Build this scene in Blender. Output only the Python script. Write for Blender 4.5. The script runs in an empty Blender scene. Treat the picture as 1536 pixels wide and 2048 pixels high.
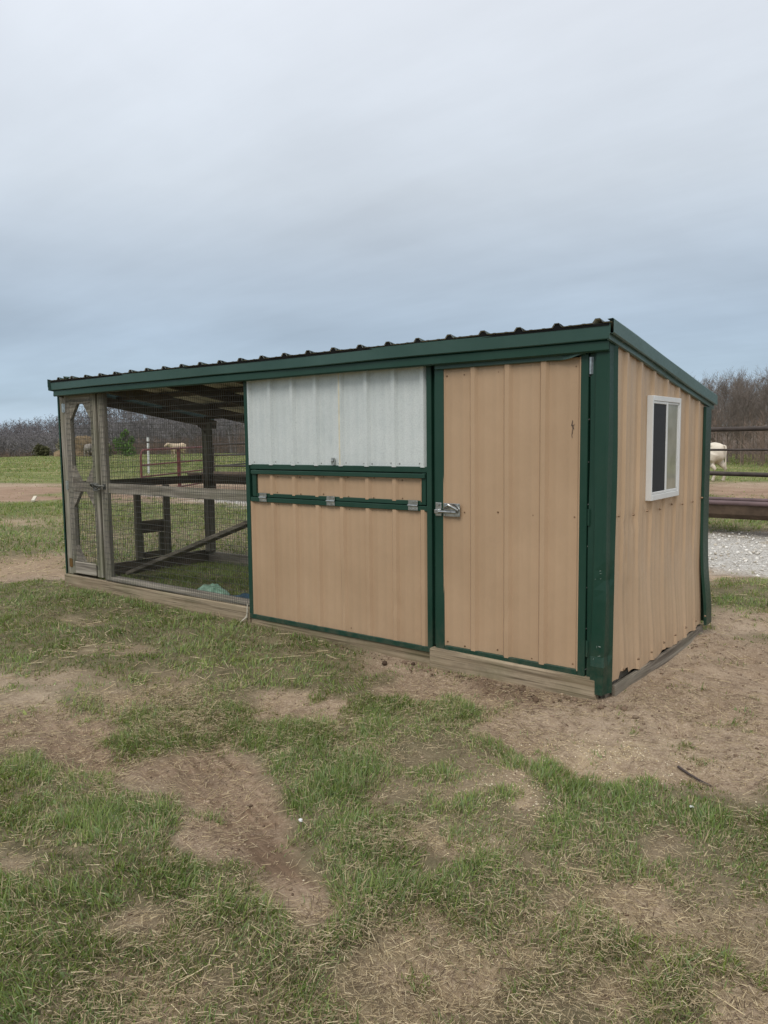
import bpy, bmesh, math, random
import numpy as np
from mathutils import Vector, Matrix

sc = bpy.context.scene
C = sc.collection

# ------------------------------------------------------------------ camera
CAM = Vector((1.5467, -4.0146, 1.3838))
YAW, PITCH, ROLL, FPX = 0.6590, -0.0943, -0.0113, 1530.18
fw = Vector((-math.sin(YAW)*math.cos(PITCH), math.cos(YAW)*math.cos(PITCH), math.sin(PITCH)))
rt = Vector((math.cos(YAW), math.sin(YAW), 0)); up = rt.cross(fw)
r2 = rt*math.cos(ROLL) + up*math.sin(ROLL); u2 = -rt*math.sin(ROLL) + up*math.cos(ROLL)
cd = bpy.data.cameras.new('camera'); cam = bpy.data.objects.new('camera', cd); C.objects.link(cam)
cam.matrix_world = Matrix(((r2.x, u2.x, -fw.x, CAM.x), (r2.y, u2.y, -fw.y, CAM.y), (r2.z, u2.z, -fw.z, CAM.z), (0, 0, 0, 1)))
cd.sensor_fit = 'VERTICAL'; cd.sensor_height = 32.0; cd.lens = FPX/2048*32.0
cd.clip_start = 0.05; cd.clip_end = 3000
sc.camera = cam

# ------------------------------------------------------------------ world: overcast sky over a Nishita base
SUN_EL, SUN_AZ = math.radians(48), math.radians(163)      # azimuth of the sun measured from +Y towards +X
w = bpy.data.worlds.new('World'); sc.world = w; w.use_nodes = True
nt = w.node_tree; nt.nodes.clear()
def N(t, tree=None, **kw):
    n = (tree or nt).nodes.new(t)
    for k, v in kw.items(): setattr(n, k, v)
    return n
out = N('ShaderNodeOutputWorld'); bg = N('ShaderNodeBackground')
sky = N('ShaderNodeTexSky', sky_type='NISHITA', sun_disc=False)
sky.sun_elevation = SUN_EL; sky.sun_rotation = SUN_AZ; sky.dust_density = 2.0; sky.air_density = 1.0
tc = N('ShaderNodeTexCoord'); sep = N('ShaderNodeSeparateXYZ'); nt.links.new(tc.outputs['Generated'], sep.inputs[0])
# the cloud deck: a plane overhead, seen in perspective
zc = N('ShaderNodeMath', operation='ADD'); nt.links.new(sep.outputs['Z'], zc.inputs[0]); zc.inputs[1].default_value = 0.13
zm = N('ShaderNodeMath', operation='MAXIMUM'); nt.links.new(zc.outputs[0], zm.inputs[0]); zm.inputs[1].default_value = 0.05
dvx = N('ShaderNodeMath', operation='DIVIDE'); nt.links.new(sep.outputs['X'], dvx.inputs[0]); nt.links.new(zm.outputs[0], dvx.inputs[1])
dvy = N('ShaderNodeMath', operation='DIVIDE'); nt.links.new(sep.outputs['Y'], dvy.inputs[0]); nt.links.new(zm.outputs[0], dvy.inputs[1])
cmb = N('ShaderNodeCombineXYZ'); nt.links.new(dvx.outputs[0], cmb.inputs[0]); nt.links.new(dvy.outputs[0], cmb.inputs[1])
n1 = N('ShaderNodeTexNoise'); n1.inputs['Scale'].default_value = 0.75; n1.inputs['Detail'].default_value = 7; n1.inputs['Roughness'].default_value = 0.5; n1.inputs['Distortion'].default_value = 0.25
n2 = N('ShaderNodeTexNoise'); n2.inputs['Scale'].default_value = 2.6; n2.inputs['Detail'].default_value = 6; n2.inputs['Roughness'].default_value = 0.55
nt.links.new(cmb.outputs[0], n1.inputs['Vector']); strm = N('ShaderNodeMapping'); strm.inputs['Rotation'].default_value = (0, 0, -YAW); strm.inputs['Scale'].default_value = (0.45, 1.9, 1); nt.links.new(cmb.outputs[0], strm.inputs['Vector']); nt.links.new(strm.outputs[0], n2.inputs['Vector'])
mixn = N('ShaderNodeMath', operation='MULTIPLY_ADD'); nt.links.new(n2.outputs['Fac'], mixn.inputs[0]); mixn.inputs[1].default_value = 0.28; nt.links.new(n1.outputs['Fac'], mixn.inputs[2])
sh = N('ShaderNodeMapRange'); nt.links.new(mixn.outputs[0], sh.inputs['Value'])
for k, v in zip(('From Min', 'From Max', 'To Min', 'To Max'), (0.42, 0.88, 0.86, 1.10)): sh.inputs[k].default_value = v
# overcast luminance grows towards the zenith; the deck is bluer low down where it is seen from far away
rmp = N('ShaderNodeValToRGB'); nt.links.new(sep.outputs['Z'], rmp.inputs['Fac'])
e = rmp.color_ramp.elements
e[0].position = 0.0; e[0].color = (0.520, 0.640, 0.750, 1)
e[1].position = 1.0; e[1].color = (1.20, 1.22, 1.26, 1)
for p_, c_ in ((0.06, (0.445, 0.570, 0.690, 1)), (0.13, (0.410, 0.510, 0.625, 1)), (0.20, (0.475, 0.560, 0.660, 1)), (0.30, (0.640, 0.705, 0.780, 1)), (0.48, (0.780, 0.825, 0.895, 1)), (0.7, (0.97, 1.0, 1.05, 1))):
    x_ = e.new(p_); x_.color = c_
mulc = N('ShaderNodeMixRGB', blend_type='MULTIPLY'); mulc.inputs['Fac'].default_value = 1
nt.links.new(rmp.outputs['Color'], mulc.inputs['Color1']); nt.links.new(sh.outputs[0], mulc.inputs['Color2'])
skm = N('ShaderNodeMixRGB', blend_type='MULTIPLY'); skm.inputs['Fac'].default_value = 1; nt.links.new(sky.outputs['Color'], skm.inputs['Color1']); skm.inputs['Color2'].default_value = (0.08, 0.08, 0.08, 1)
fin = N('ShaderNodeMixRGB', blend_type='MIX'); fin.inputs['Fac'].default_value = 0.93
nt.links.new(skm.outputs['Color'], fin.inputs['Color1']); nt.links.new(mulc.outputs['Color'], fin.inputs['Color2'])
nt.links.new(fin.outputs['Color'], bg.inputs['Color']); bg.inputs['Strength'].default_value = 1.0
nt.links.new(bg.outputs[0], out.inputs[0])

sd = bpy.data.lights.new('sun', 'SUN'); sd.energy = 1.5; sd.angle = math.radians(28); sd.color = (1.0, 0.96, 0.90)
sun = bpy.data.objects.new('sun', sd); C.objects.link(sun)
sdir = Vector((math.sin(SUN_AZ)*math.cos(SUN_EL), math.cos(SUN_AZ)*math.cos(SUN_EL), math.sin(SUN_EL)))
sun.rotation_euler = sdir.to_track_quat('Z', 'Y').to_euler(); sun.location = (0, -6, 12)

sc.render.engine = 'CYCLES'
sc.view_settings.view_transform = 'Standard'; sc.view_settings.look = 'None'
sc.view_settings.exposure = 0.10; sc.view_settings.gamma = 1.0; sc.view_settings.use_curve_mapping = False

# ------------------------------------------------------------------ helpers
def tag(o, label=None, cat=None, group=None, kind=None):
    if label: o['label'] = label
    if cat: o['category'] = cat
    if group: o['group'] = group
    if kind: o['kind'] = kind
    return o
def thing(name, loc, label, cat, group=None, rz=0.0):
    o = bpy.data.objects.new(name, None); o.empty_display_size = 0.1; C.objects.link(o)
    o.location = loc; o.rotation_euler = (0, 0, rz)
    return tag(o, label, cat, group)
def origin_of(o):
    """world position of an unrotated thing or part"""
    v = Vector(o.location); q = o.parent
    while q: v = v + Vector(q.location); q = q.parent
    return v
def smooth_by(me, ang):
    me.polygons.foreach_set('use_smooth', [True]*len(me.polygons))
    me.set_sharp_from_angle(angle=math.radians(ang))
def obj(name, bm, mat, parent=None, local=False, smooth=None, solid=0.0):
    """links a bmesh as one mesh object; coordinates are world ones unless local"""
    me = bpy.data.meshes.new(name)
    bmesh.ops.recalc_face_normals(bm, faces=bm.faces[:])
    bm.to_mesh(me); bm.free()
    o = bpy.data.objects.new(name, me); C.objects.link(o)
    if mat is not None: me.materials.append(mat)
    if smooth: smooth_by(me, smooth)
    if not local:
        n = len(me.vertices); co = np.empty(n*3, 'f'); me.vertices.foreach_get('co', co); co = co.reshape(-1, 3)
        lo, hi = co.min(0), co.max(0); c = Vector(((lo[0]+hi[0])/2, (lo[1]+hi[1])/2, lo[2]))
        me.transform(Matrix.Translation(-c)); o.location = c
        if parent is not None: o.location = c - origin_of(parent)
    o.parent = parent
    if solid:
        m = o.modifiers.new('thickness', 'SOLIDIFY'); m.thickness = solid; m.offset = -1; m.use_rim = not smooth
    return o
def box(bm, x0, x1, y0, y1, z0, z1, bev=0.0):
    vs = [bm.verts.new(p) for p in ((x0,y0,z0),(x1,y0,z0),(x1,y1,z0),(x0,y1,z0),(x0,y0,z1),(x1,y0,z1),(x1,y1,z1),(x0,y1,z1))]
    fs = [bm.faces.new([vs[i] for i in q]) for q in ((0,3,2,1),(4,5,6,7),(0,1,5,4),(1,2,6,5),(2,3,7,6),(3,0,4,7))]
    if bev:
        es = list({e_ for f in fs for e_ in f.edges})
        bmesh.ops.bevel(bm, geom=es, offset=bev, segments=1, affect='EDGES', profile=0.7)
    return vs
def boxed(name, dims, mat, parent, bev=0.004, warp=0.0, seg=1):
    """a timber or trim piece; long ones can be slightly crooked"""
    bm = bmesh.new(); box(bm, *dims, bev=bev)
    if warp:
        d = [dims[1]-dims[0], dims[3]-dims[2], dims[5]-dims[4]]; ax = d.index(max(d))
        rnd = random.Random(int(abs(dims[0]*7919+dims[4]*104729+dims[2]*331)*1000))
        ee = [e_ for e_ in bm.edges if abs((e_.verts[0].co-e_.verts[1].co)[ax]) > d[ax]*0.8]
        bmesh.ops.subdivide_edges(bm, edges=ee, cuts=6, use_grid_fill=True)
        ph = [rnd.uniform(0, 6) for _ in range(4)]
        for v in bm.verts:
            t = (v.co[ax]-dims[ax*2])/d[ax]
            for k in range(3):
                if k != ax: v.co[k] += warp*(math.sin(t*math.pi*1.3+ph[k])-math.sin(ph[k])*(1-t))*0.5
    return obj(name, bm, mat, parent)
def bar(bm, a, b, r, n=6, r2=None, cap=True):
    a, b = Vector(a), Vector(b); d = (b-a)
    if d.length < 1e-6: return
    q = d.to_track_quat('Z', 'Y'); r2 = r if r2 is None else r2
    A = [bm.verts.new(a + q @ Vector((r*math.cos(2*math.pi*i/n), r*math.sin(2*math.pi*i/n), 0))) for i in range(n)]
    B = [bm.verts.new(b + q @ Vector((r2*math.cos(2*math.pi*i/n), r2*math.sin(2*math.pi*i/n), 0))) for i in range(n)]
    for i in range(n): bm.faces.new((A[i], A[(i+1) % n], B[(i+1) % n], B[i]))
    if cap: bm.faces.new(A[::-1]); bm.faces.new(B)
def tube(bm, pts, r, n=8, cap=True):
    """tube along a polyline; r is a number or a list"""
    pts = [Vector(p) for p in pts]; rs = r if isinstance(r, (list, tuple)) else [r]*len(pts); rings = []
    for i, p in enumerate(pts):
        d = (pts[min(i+1, len(pts)-1)]-pts[max(i-1, 0)]); q = d.to_track_quat('Z', 'Y')
        rings.append([bm.verts.new(p + q @ Vector((rs[i]*math.cos(2*math.pi*k/n), rs[i]*math.sin(2*math.pi*k/n), 0))) for k in range(n)])
    for A, B in zip(rings, rings[1:]):
        for k in range(n): bm.faces.new((A[k], A[(k+1) % n], B[(k+1) % n], B[k]))
    if cap: bm.faces.new(rings[0][::-1]); bm.faces.new(rings[-1])
def ob_box(bm, a, b, wdt, thk, upv=(0, 0, 1)):
    """a plank from a to b, wdt across, thk along the up vector"""
    a, b = Vector(a), Vector(b); d = (b-a).normalized(); s = d.cross(Vector(upv)).normalized(); u = s.cross(d)
    vs = []
    for p in (a, b):
        for i, j in ((-1,-1),(1,-1),(1,1),(-1,1)): vs.append(bm.verts.new(p + s*(i*wdt/2) + u*(j*thk/2)))
    for q in ((0,3,2,1),(4,5,6,7),(0,1,5,4),(1,2,6,5),(2,3,7,6),(3,0,4,7)): bm.faces.new([vs[i] for i in q])
def sheet(bm, prof, x0, x1, axis='x', n=1, f=None):
    """sweeps an open (a, b) profile along x or y"""
    rows = []
    for k in range(n+1):
        t = x0+(x1-x0)*k/n
        r_ = []
        for i, (a, b) in enumerate(prof):
            p = Vector((t, a, b)) if axis == 'x' else Vector((a, t, b))
            if f: p = f(p, i, t)
            r_.append(bm.verts.new(p))
        rows.append(r_)
    for A, B in zip(rows, rows[1:]):
        for i in range(len(prof)-1): bm.faces.new((A[i], B[i], B[i+1], A[i+1]))
def mesh_np(name, V, F3=None, F4=None, mat=None, smooth=False):
    me = bpy.data.meshes.new(name)
    n3 = 0 if F3 is None else len(F3); n4 = 0 if F4 is None else len(F4)
    me.vertices.add(len(V)); me.vertices.foreach_set('co', np.ascontiguousarray(V, 'f').ravel())
    loops = []; 
    if n4: loops.append(np.asarray(F4, 'i').ravel())
    if n3: loops.append(np.asarray(F3, 'i').ravel())
    loops = np.concatenate(loops); me.loops.add(len(loops)); me.loops.foreach_set('vertex_index', loops)
    st = np.concatenate([np.arange(n4)*4, n4*4+np.arange(n3)*3]).astype('i')
    me.polygons.add(n3+n4); me.polygons.foreach_set('loop_start', st)
    if smooth: me.polygons.foreach_set('use_smooth', np.ones(n3+n4, bool))
    me.update(calc_edges=True)
    o = bpy.data.objects.new(name, me); C.objects.link(o)
    if mat: me.materials.append(mat)
    return o
def set_col(o, name, rgba):
    a = o.data.color_attributes.new(name, 'FLOAT_COLOR', 'POINT'); a.data.foreach_set('color', np.ascontiguousarray(rgba, 'f').ravel())

# value noise for numpy
def _h(ix, iy, s):
    n = np.sin(ix*127.1 + iy*311.7 + s*74.7)*43758.5453
    return n - np.floor(n)
def vn(x, y, s=0):
    ix, iy = np.floor(x), np.floor(y); fx, fy = x-ix, y-iy
    fx = fx*fx*(3-2*fx); fy = fy*fy*(3-2*fy)
    return (_h(ix,iy,s)*(1-fx)+_h(ix+1,iy,s)*fx)*(1-fy) + (_h(ix,iy+1,s)*(1-fx)+_h(ix+1,iy+1,s)*fx)*fy
def fbm(x, y, s=0, o=4):
    t = 0; a = 0.5; 
    for k in range(o):
        t = t + a*vn(x, y, s+k); x = x*2.03+5.1; y = y*2.03+1.7; a *= 0.5
    return t/(1-0.5**o)
def sstep(a, b, x):
    t = np.clip((x-a)/(b-a), 0, 1); return t*t*(3-2*t)

# ------------------------------------------------------------------ materials
def mat(name):
    m = bpy.data.materials.new(name); m.use_nodes = True
    t = m.node_tree; b = t.nodes['Principled BSDF']
    return m, t, b
def ramp(t, src, stops):
    r = t.nodes.new('ShaderNodeValToRGB'); t.links.new(src, r.inputs['Fac']); e = r.color_ramp.elements
    e[0].position, e[0].color = stops[0][0], (*stops[0][1], 1); e[1].position, e[1].color = stops[-1][0], (*stops[-1][1], 1)
    for p_, c_ in stops[1:-1]: x_ = e.new(p_); x_.color = (*c_, 1)
    return r.outputs['Color']
def noise(t, scale, detail=5, rough=0.55, vec=None, dist=0.0):
    n = t.nodes.new('ShaderNodeTexNoise'); n.inputs['Scale'].default_value = scale; n.inputs['Detail'].default_value = detail
    n.inputs['Roughness'].default_value = rough; n.inputs['Distortion'].default_value = dist
    if vec is not None: t.links.new(vec, n.inputs['Vector'])
    return n.outputs['Fac']
def coords(t, scale=(1, 1, 1), kind='Object', rand=True):
    c = t.nodes.new('ShaderNodeTexCoord'); mp = t.nodes.new('ShaderNodeMapping'); mp.inputs['Scale'].default_value = scale
    t.links.new(c.outputs[kind], mp.inputs['Vector'])
    if rand:
        oi = t.nodes.new('ShaderNodeObjectInfo'); v = t.nodes.new('ShaderNodeVectorMath'); v.operation = 'SCALE'
        cb = t.nodes.new('ShaderNodeCombineXYZ'); t.links.new(oi.outputs['Random'], cb.inputs[0]); t.links.new(oi.outputs['Random'], cb.inputs[1]); t.links.new(oi.outputs['Random'], cb.inputs[2])
        t.links.new(cb.outputs[0], v.inputs[0]); v.inputs['Scale'].default_value = 37.0; t.links.new(v.outputs[0], mp.inputs['Location'])
    return mp.outputs['Vector']
def mixc(t, a, b, fac, mode='MIX'):
    m = t.nodes.new('ShaderNodeMixRGB'); m.blend_type = mode
    for i, v in (('Color1', a), ('Color2', b)):
        if isinstance(v, tuple): m.inputs[i].default_value = (*v, 1)
        else: t.links.new(v, m.inputs[i])
    if isinstance(fac, (int, float)): m.inputs['Fac'].default_value = fac
    else: t.links.new(fac, m.inputs['Fac'])
    return m.outputs['Color']
def mth(t, op, a, b=None, clamp=False):
    m = t.nodes.new('ShaderNodeMath'); m.operation = op; m.use_clamp = clamp
    for i, v in ((0, a), (1, b)):
        if v is None: continue
        if isinstance(v, (int, float)): m.inputs[i].default_value = v
        else: t.links.new(v, m.inputs[i])
    return m.outputs[0]
def mrange(t, v, a, b, c=0.0, d=1.0):
    m = t.nodes.new('ShaderNodeMapRange'); t.links.new(v, m.inputs['Value'])
    for k, x_ in zip(('From Min', 'From Max', 'To Min', 'To Max'), (a, b, c, d)): m.inputs[k].default_value = x_
    return m.outputs[0]
def bump(t, b, h, strength, dist=0.01):
    n = t.nodes.new('ShaderNodeBump'); n.inputs['Strength'].default_value = strength; n.inputs['Distance'].default_value = dist
    t.links.new(h, n.inputs['Height']); t.links.new(n.outputs[0], b.inputs['Normal'])

def painted_metal(name, col, rough, streak=0.10, grime=(0.20, 0.15, 0.10), scuff=None, grime_amt=0.55):
    m, t, b = mat(name)
    v = coords(t, (1, 1, 1)); vs = coords(t, (9, 9, 0.7))
    big = noise(t, 1.6, 5, 0.6, v); fine = noise(t, 60, 4, 0.6, v); st = noise(t, 5, 5, 0.65, vs)
    c = mixc(t, col, tuple(min(1, x*1.14+0.012) for x in col), mrange(t, big, 0.35, 0.7))
    c = mixc(t, c, tuple(x*0.80 for x in col), mrange(t, st, 0.52, 0.85, 0, streak*4))
    c = mixc(t, c, grime, mth(t, 'MULTIPLY', mrange(t, noise(t, 3.3, 8, 0.72, v), 0.56, 0.80), grime_amt*0.5))
    # mud splashed up from the ground
    g = t.nodes.new('ShaderNodeNewGeometry'); sp = t.nodes.new('ShaderNodeSeparateXYZ'); t.links.new(g.outputs['Position'], sp.inputs[0])
    low = mth(t, 'MULTIPLY', mrange(t, sp.outputs['Z'], -0.05, 0.30, 1, 0), mrange(t, noise(t, 14, 7, 0.75, v), 0.42, 0.75))
    c = mixc(t, c, (0.24, 0.17, 0.115), mth(t, 'MULTIPLY', low, grime_amt, True))
    if scuff:
        vm = t.nodes.new('ShaderNodeTexMusgrave') if False else None
        sn = noise(t, 24, 9, 0.8, coords(t, (1, 1, 0.25)), 1.5)
        c = mixc(t, c, scuff, mth(t, 'MULTIPLY', mrange(t, sn, 0.715, 0.76), 0.55))
    t.links.new(c, b.inputs['Base Color'])
    t.links.new(mrange(t, fine, 0.3, 0.7, rough-0.06, rough+0.10), b.inputs['Roughness'])
    b.inputs['Specular IOR Level'].default_value = 0.35
    bump(t, b, mth(t, 'ADD', mth(t, 'MULTIPLY', noise(t, 7, 3, 0.5, v), 1.0), mth(t, 'MULTIPLY', fine, 0.04)), 0.12, 0.008)
    return m
def wood(name, c0, c1, c2, axis=0, dark=0.25, algae=0.0, rough=0.85, gs=1.0):
    """weathered sawn timber, grain along the given axis"""
    m, t, b = mat(name)
    s = [26*gs]*3; s[axis] = 1.0*gs; s2 = [95*gs]*3; s2[axis] = 2.5*gs
    v = coords(t, tuple(s)); v2 = coords(t, tuple(s2)); v0 = coords(t)
    g1 = noise(t, 1.0, 4, 0.55, v, 1.2); g2 = noise(t, 1.0, 3, 0.6, v2, 0.3)
    c = ramp(t, g1, [(0.33, c0), (0.5, c1), (0.67, c2)])
    c = mixc(t, c, tuple(x*0.42 for x in c0), mth(t, 'MULTIPLY', mrange(t, g2, 0.50, 0.74), dark*2.2, True))
    c = mixc(t, c, tuple(x*0.5 for x in c1), mth(t, 'MULTIPLY', mrange(t, noise(t, 4, 6, 0.7, v0), 0.52, 0.75), dark*1.4, True))
    if algae:
        c = mixc(t, c, (0.115, 0.13, 0.055), mth(t, 'MULTIPLY', mrange(t, noise(t, 2.2, 5, 0.6, v0), 0.45, 0.7), algae, True))
    t.links.new(c, b.inputs['Base Color']); b.inputs['Roughness'].default_value = rough; b.inputs['Specular IOR Level'].default_value = 0.2
    bump(t, b, mth(t, 'ADD', g1, mth(t, 'MULTIPLY', g2, 0.8)), 0.55, 0.006)
    return m
def plain(name, col, rough=0.6, metal=0.0, var=0.25, scale=8, spec=0.4, bmp=0.0, col2=None):
    m, t, b = mat(name); v = coords(t)
    n = noise(t, scale, 6, 0.65, v)
    lo = tuple(x*(1-var) for x in col); hi = col2 or tuple(min(1, x*(1+var)) for x in col)
    t.links.new(ramp(t, n, [(0.3, lo), (0.7, hi)]), b.inputs['Base Color'])
    b.inputs['Roughness'].default_value = rough; b.inputs['Metallic'].default_value = metal; b.inputs['Specular IOR Level'].default_value = spec
    if bmp: bump(t, b, n, bmp, 0.01)
    return m
M = {}
M['tan'] = painted_metal('tan_painted_steel', (0.402, 0.271, 0.166), 0.44, 0.04, scuff=None, grime_amt=0.22)
M['tan_side'] = painted_metal('tan_steel_side_brightened', (0.470, 0.328, 0.205), 0.38, 0.06, scuff=(0.66, 0.54, 0.40), grime_amt=0.18)  # same tan paint, lightened to stand in for light the right wall lacks
M['green'] = painted_metal('green_painted_steel', (0.0058, 0.038, 0.0225), 0.42, 0.05, grime=(0.05, 0.07, 0.05), scuff=(0.30, 0.36, 0.31), grime_amt=0.35)
M['roof'] = painted_metal('dark_green_roof_steel', (0.014, 0.036, 0.028), 0.42, 0.05, grime_amt=0.3)
M['rake'] = painted_metal('sky_glare_rake_steel', (0.058, 0.108, 0.092), 0.40, 0.04, grime=(0.07, 0.09, 0.08), grime_amt=0.2)  # the green trim paint with sky glare put into a lighter base colour
M['roof_edge'] = painted_metal('green_trim_steel', (0.030, 0.072, 0.058), 0.36, 0.05, grime=(0.07, 0.09, 0.08), grime_amt=0.3)
# galvanised sheet with spangle and white oxide
m, t, b = mat('galvanised_steel'); v = coords(t); vs = coords(t, (20, 20, 0.8))
vo = t.nodes.new('ShaderNodeTexVoronoi'); vo.inputs['Scale'].default_value = 120; t.links.new(v, vo.inputs['Vector'])
c = ramp(t, noise(t, 2.2, 6, 0.65, v), [(0.3, (0.60, 0.64, 0.62)), (0.7, (0.73, 0.76, 0.73))])
c = mixc(t, c, (0.40, 0.46, 0.46), mth(t, 'MULTIPLY', mrange(t, noise(t, 9, 8, 0.75, v), 0.50, 0.72), 0.30))
c = mixc(t, c, (0.70, 0.72, 0.69), mth(t, 'MULTIPLY', mrange(t, noise(t, 2, 5, 0.7, vs), 0.50, 0.75), 0.5))
c = mixc(t, c, (0.30, 0.33, 0.33), mth(t, 'MULTIPLY', mrange(t, noise(t, 46, 5, 0.8, v), 0.60, 0.74), 0.55))
c = mixc(t, c, (0.45, 0.47, 0.47), mth(t, 'MULTIPLY', vo.outputs['Distance'], 0.5))
t.links.new(c, b.inputs['Base Color']); b.inputs['Metallic'].default_value = 0.25; b.inputs['Roughness'].default_value = 0.52
bump(t, b, noise(t, 8, 3, 0.5, v), 0.15, 0.006); M['galv'] = m
M['galv_under'] = plain('bare_sheet_underside', (0.74, 0.72, 0.62), 0.6, 0.1, 0.2, 4)
M['zinc'] = plain('zinc_hardware', (0.45, 0.46, 0.45), 0.30, 0.95, 0.35, 40)
M['wire'] = plain('galvanised_wire', (0.095, 0.095, 0.084), 0.5, 0.4, 0.3, 20)
M['screw'] = plain('painted_screw', (0.20, 0.125, 0.07), 0.4, 0.3, 0.3, 30)
M['bolt'] = plain('zinc_screw', (0.30, 0.30, 0.29), 0.35, 0.7, 0.3, 30)
M['wood_x'] = wood('grey_timber_along', (0.150, 0.128, 0.104), (0.280, 0.246, 0.200), (0.400, 0.358, 0.296), 0, algae=0.35)
M['wood_y'] = wood('grey_timber_across', (0.125, 0.105, 0.085), (0.220, 0.190, 0.150), (0.310, 0.270, 0.215), 1, algae=0.25)
M['wood_z'] = wood('grey_timber_upright', (0.150, 0.132, 0.108), (0.270, 0.242, 0.198), (0.380, 0.342, 0.285), 2, algae=0.55)
M['sill'] = wood('treated_sill_timber', (0.200, 0.150, 0.095), (0.310, 0.245, 0.165), (0.400, 0.320, 0.225), 0, dark=0.50, algae=0.45, gs=0.8)
M['sill_y'] = wood('treated_sill_timber_side', (0.130, 0.105, 0.080), (0.225, 0.190, 0.150), (0.320, 0.280, 0.225), 1, dark=0.30, algae=0.2, gs=0.8)
M['dark_wood'] = wood('shaded_framing_timber', (0.055, 0.042, 0.030), (0.105, 0.082, 0.060), (0.160, 0.128, 0.095), 0, algae=0.2)  # inner and far-side framing: its shade is put into a darker timber colour
M['dark_wood_y'] = wood('shaded_framing_timber_across', (0.055, 0.042, 0.030), (0.105, 0.082, 0.060), (0.160, 0.128, 0.095), 1, algae=0.2)
M['dark_wood_z'] = wood('shaded_framing_timber_upright', (0.070, 0.060, 0.045), (0.130, 0.112, 0.085), (0.190, 0.165, 0.125), 2, algae=0.4)
M['white'] = plain('white_vinyl', (0.68, 0.68, 0.66), 0.4, 0, 0.06, 6)
M['screen'] = plain('dark_insect_screen', (0.018, 0.019, 0.021), 0.6, 0, 0.3, 60, 0.3)
m, t, b = mat('pale_reflection_glass'); v = coords(t)  # opaque pane: the grey-green reflection is painted as a pale base colour
t.links.new(ramp(t, noise(t, 5, 6, 0.6, v), [(0.3, (0.25, 0.25, 0.19)), (0.7, (0.40, 0.40, 0.33))]), b.inputs['Base Color']); b.inputs['Roughness'].default_value = 0.09; b.inputs['Specular IOR Level'].default_value = 0.6
M['glass'] = m
M['rust_pipe'] = plain('rusted_drill_pipe', (0.065, 0.050, 0.042), 0.6, 0.2, 0.4, 6, 0.4, 0.2)
M['gate_red'] = plain('faded_red_gate_paint', (0.155, 0.042, 0.036), 0.55, 0.0, 0.4, 5, 0.4)
M['trough'] = plain('rusted_bunk_steel', (0.090, 0.062, 0.042), 0.7, 0.1, 0.5, 3, 0.3, 0.3)
M['trough_rim'] = plain('purple_rusted_rim', (0.135, 0.092, 0.092), 0.6, 0.1, 0.35, 4, 0.3, 0.2)
M['trough_rust'] = plain('orange_rust_sheet', (0.125, 0.070, 0.022), 0.75, 0, 0.4, 5, 0.3)

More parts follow.
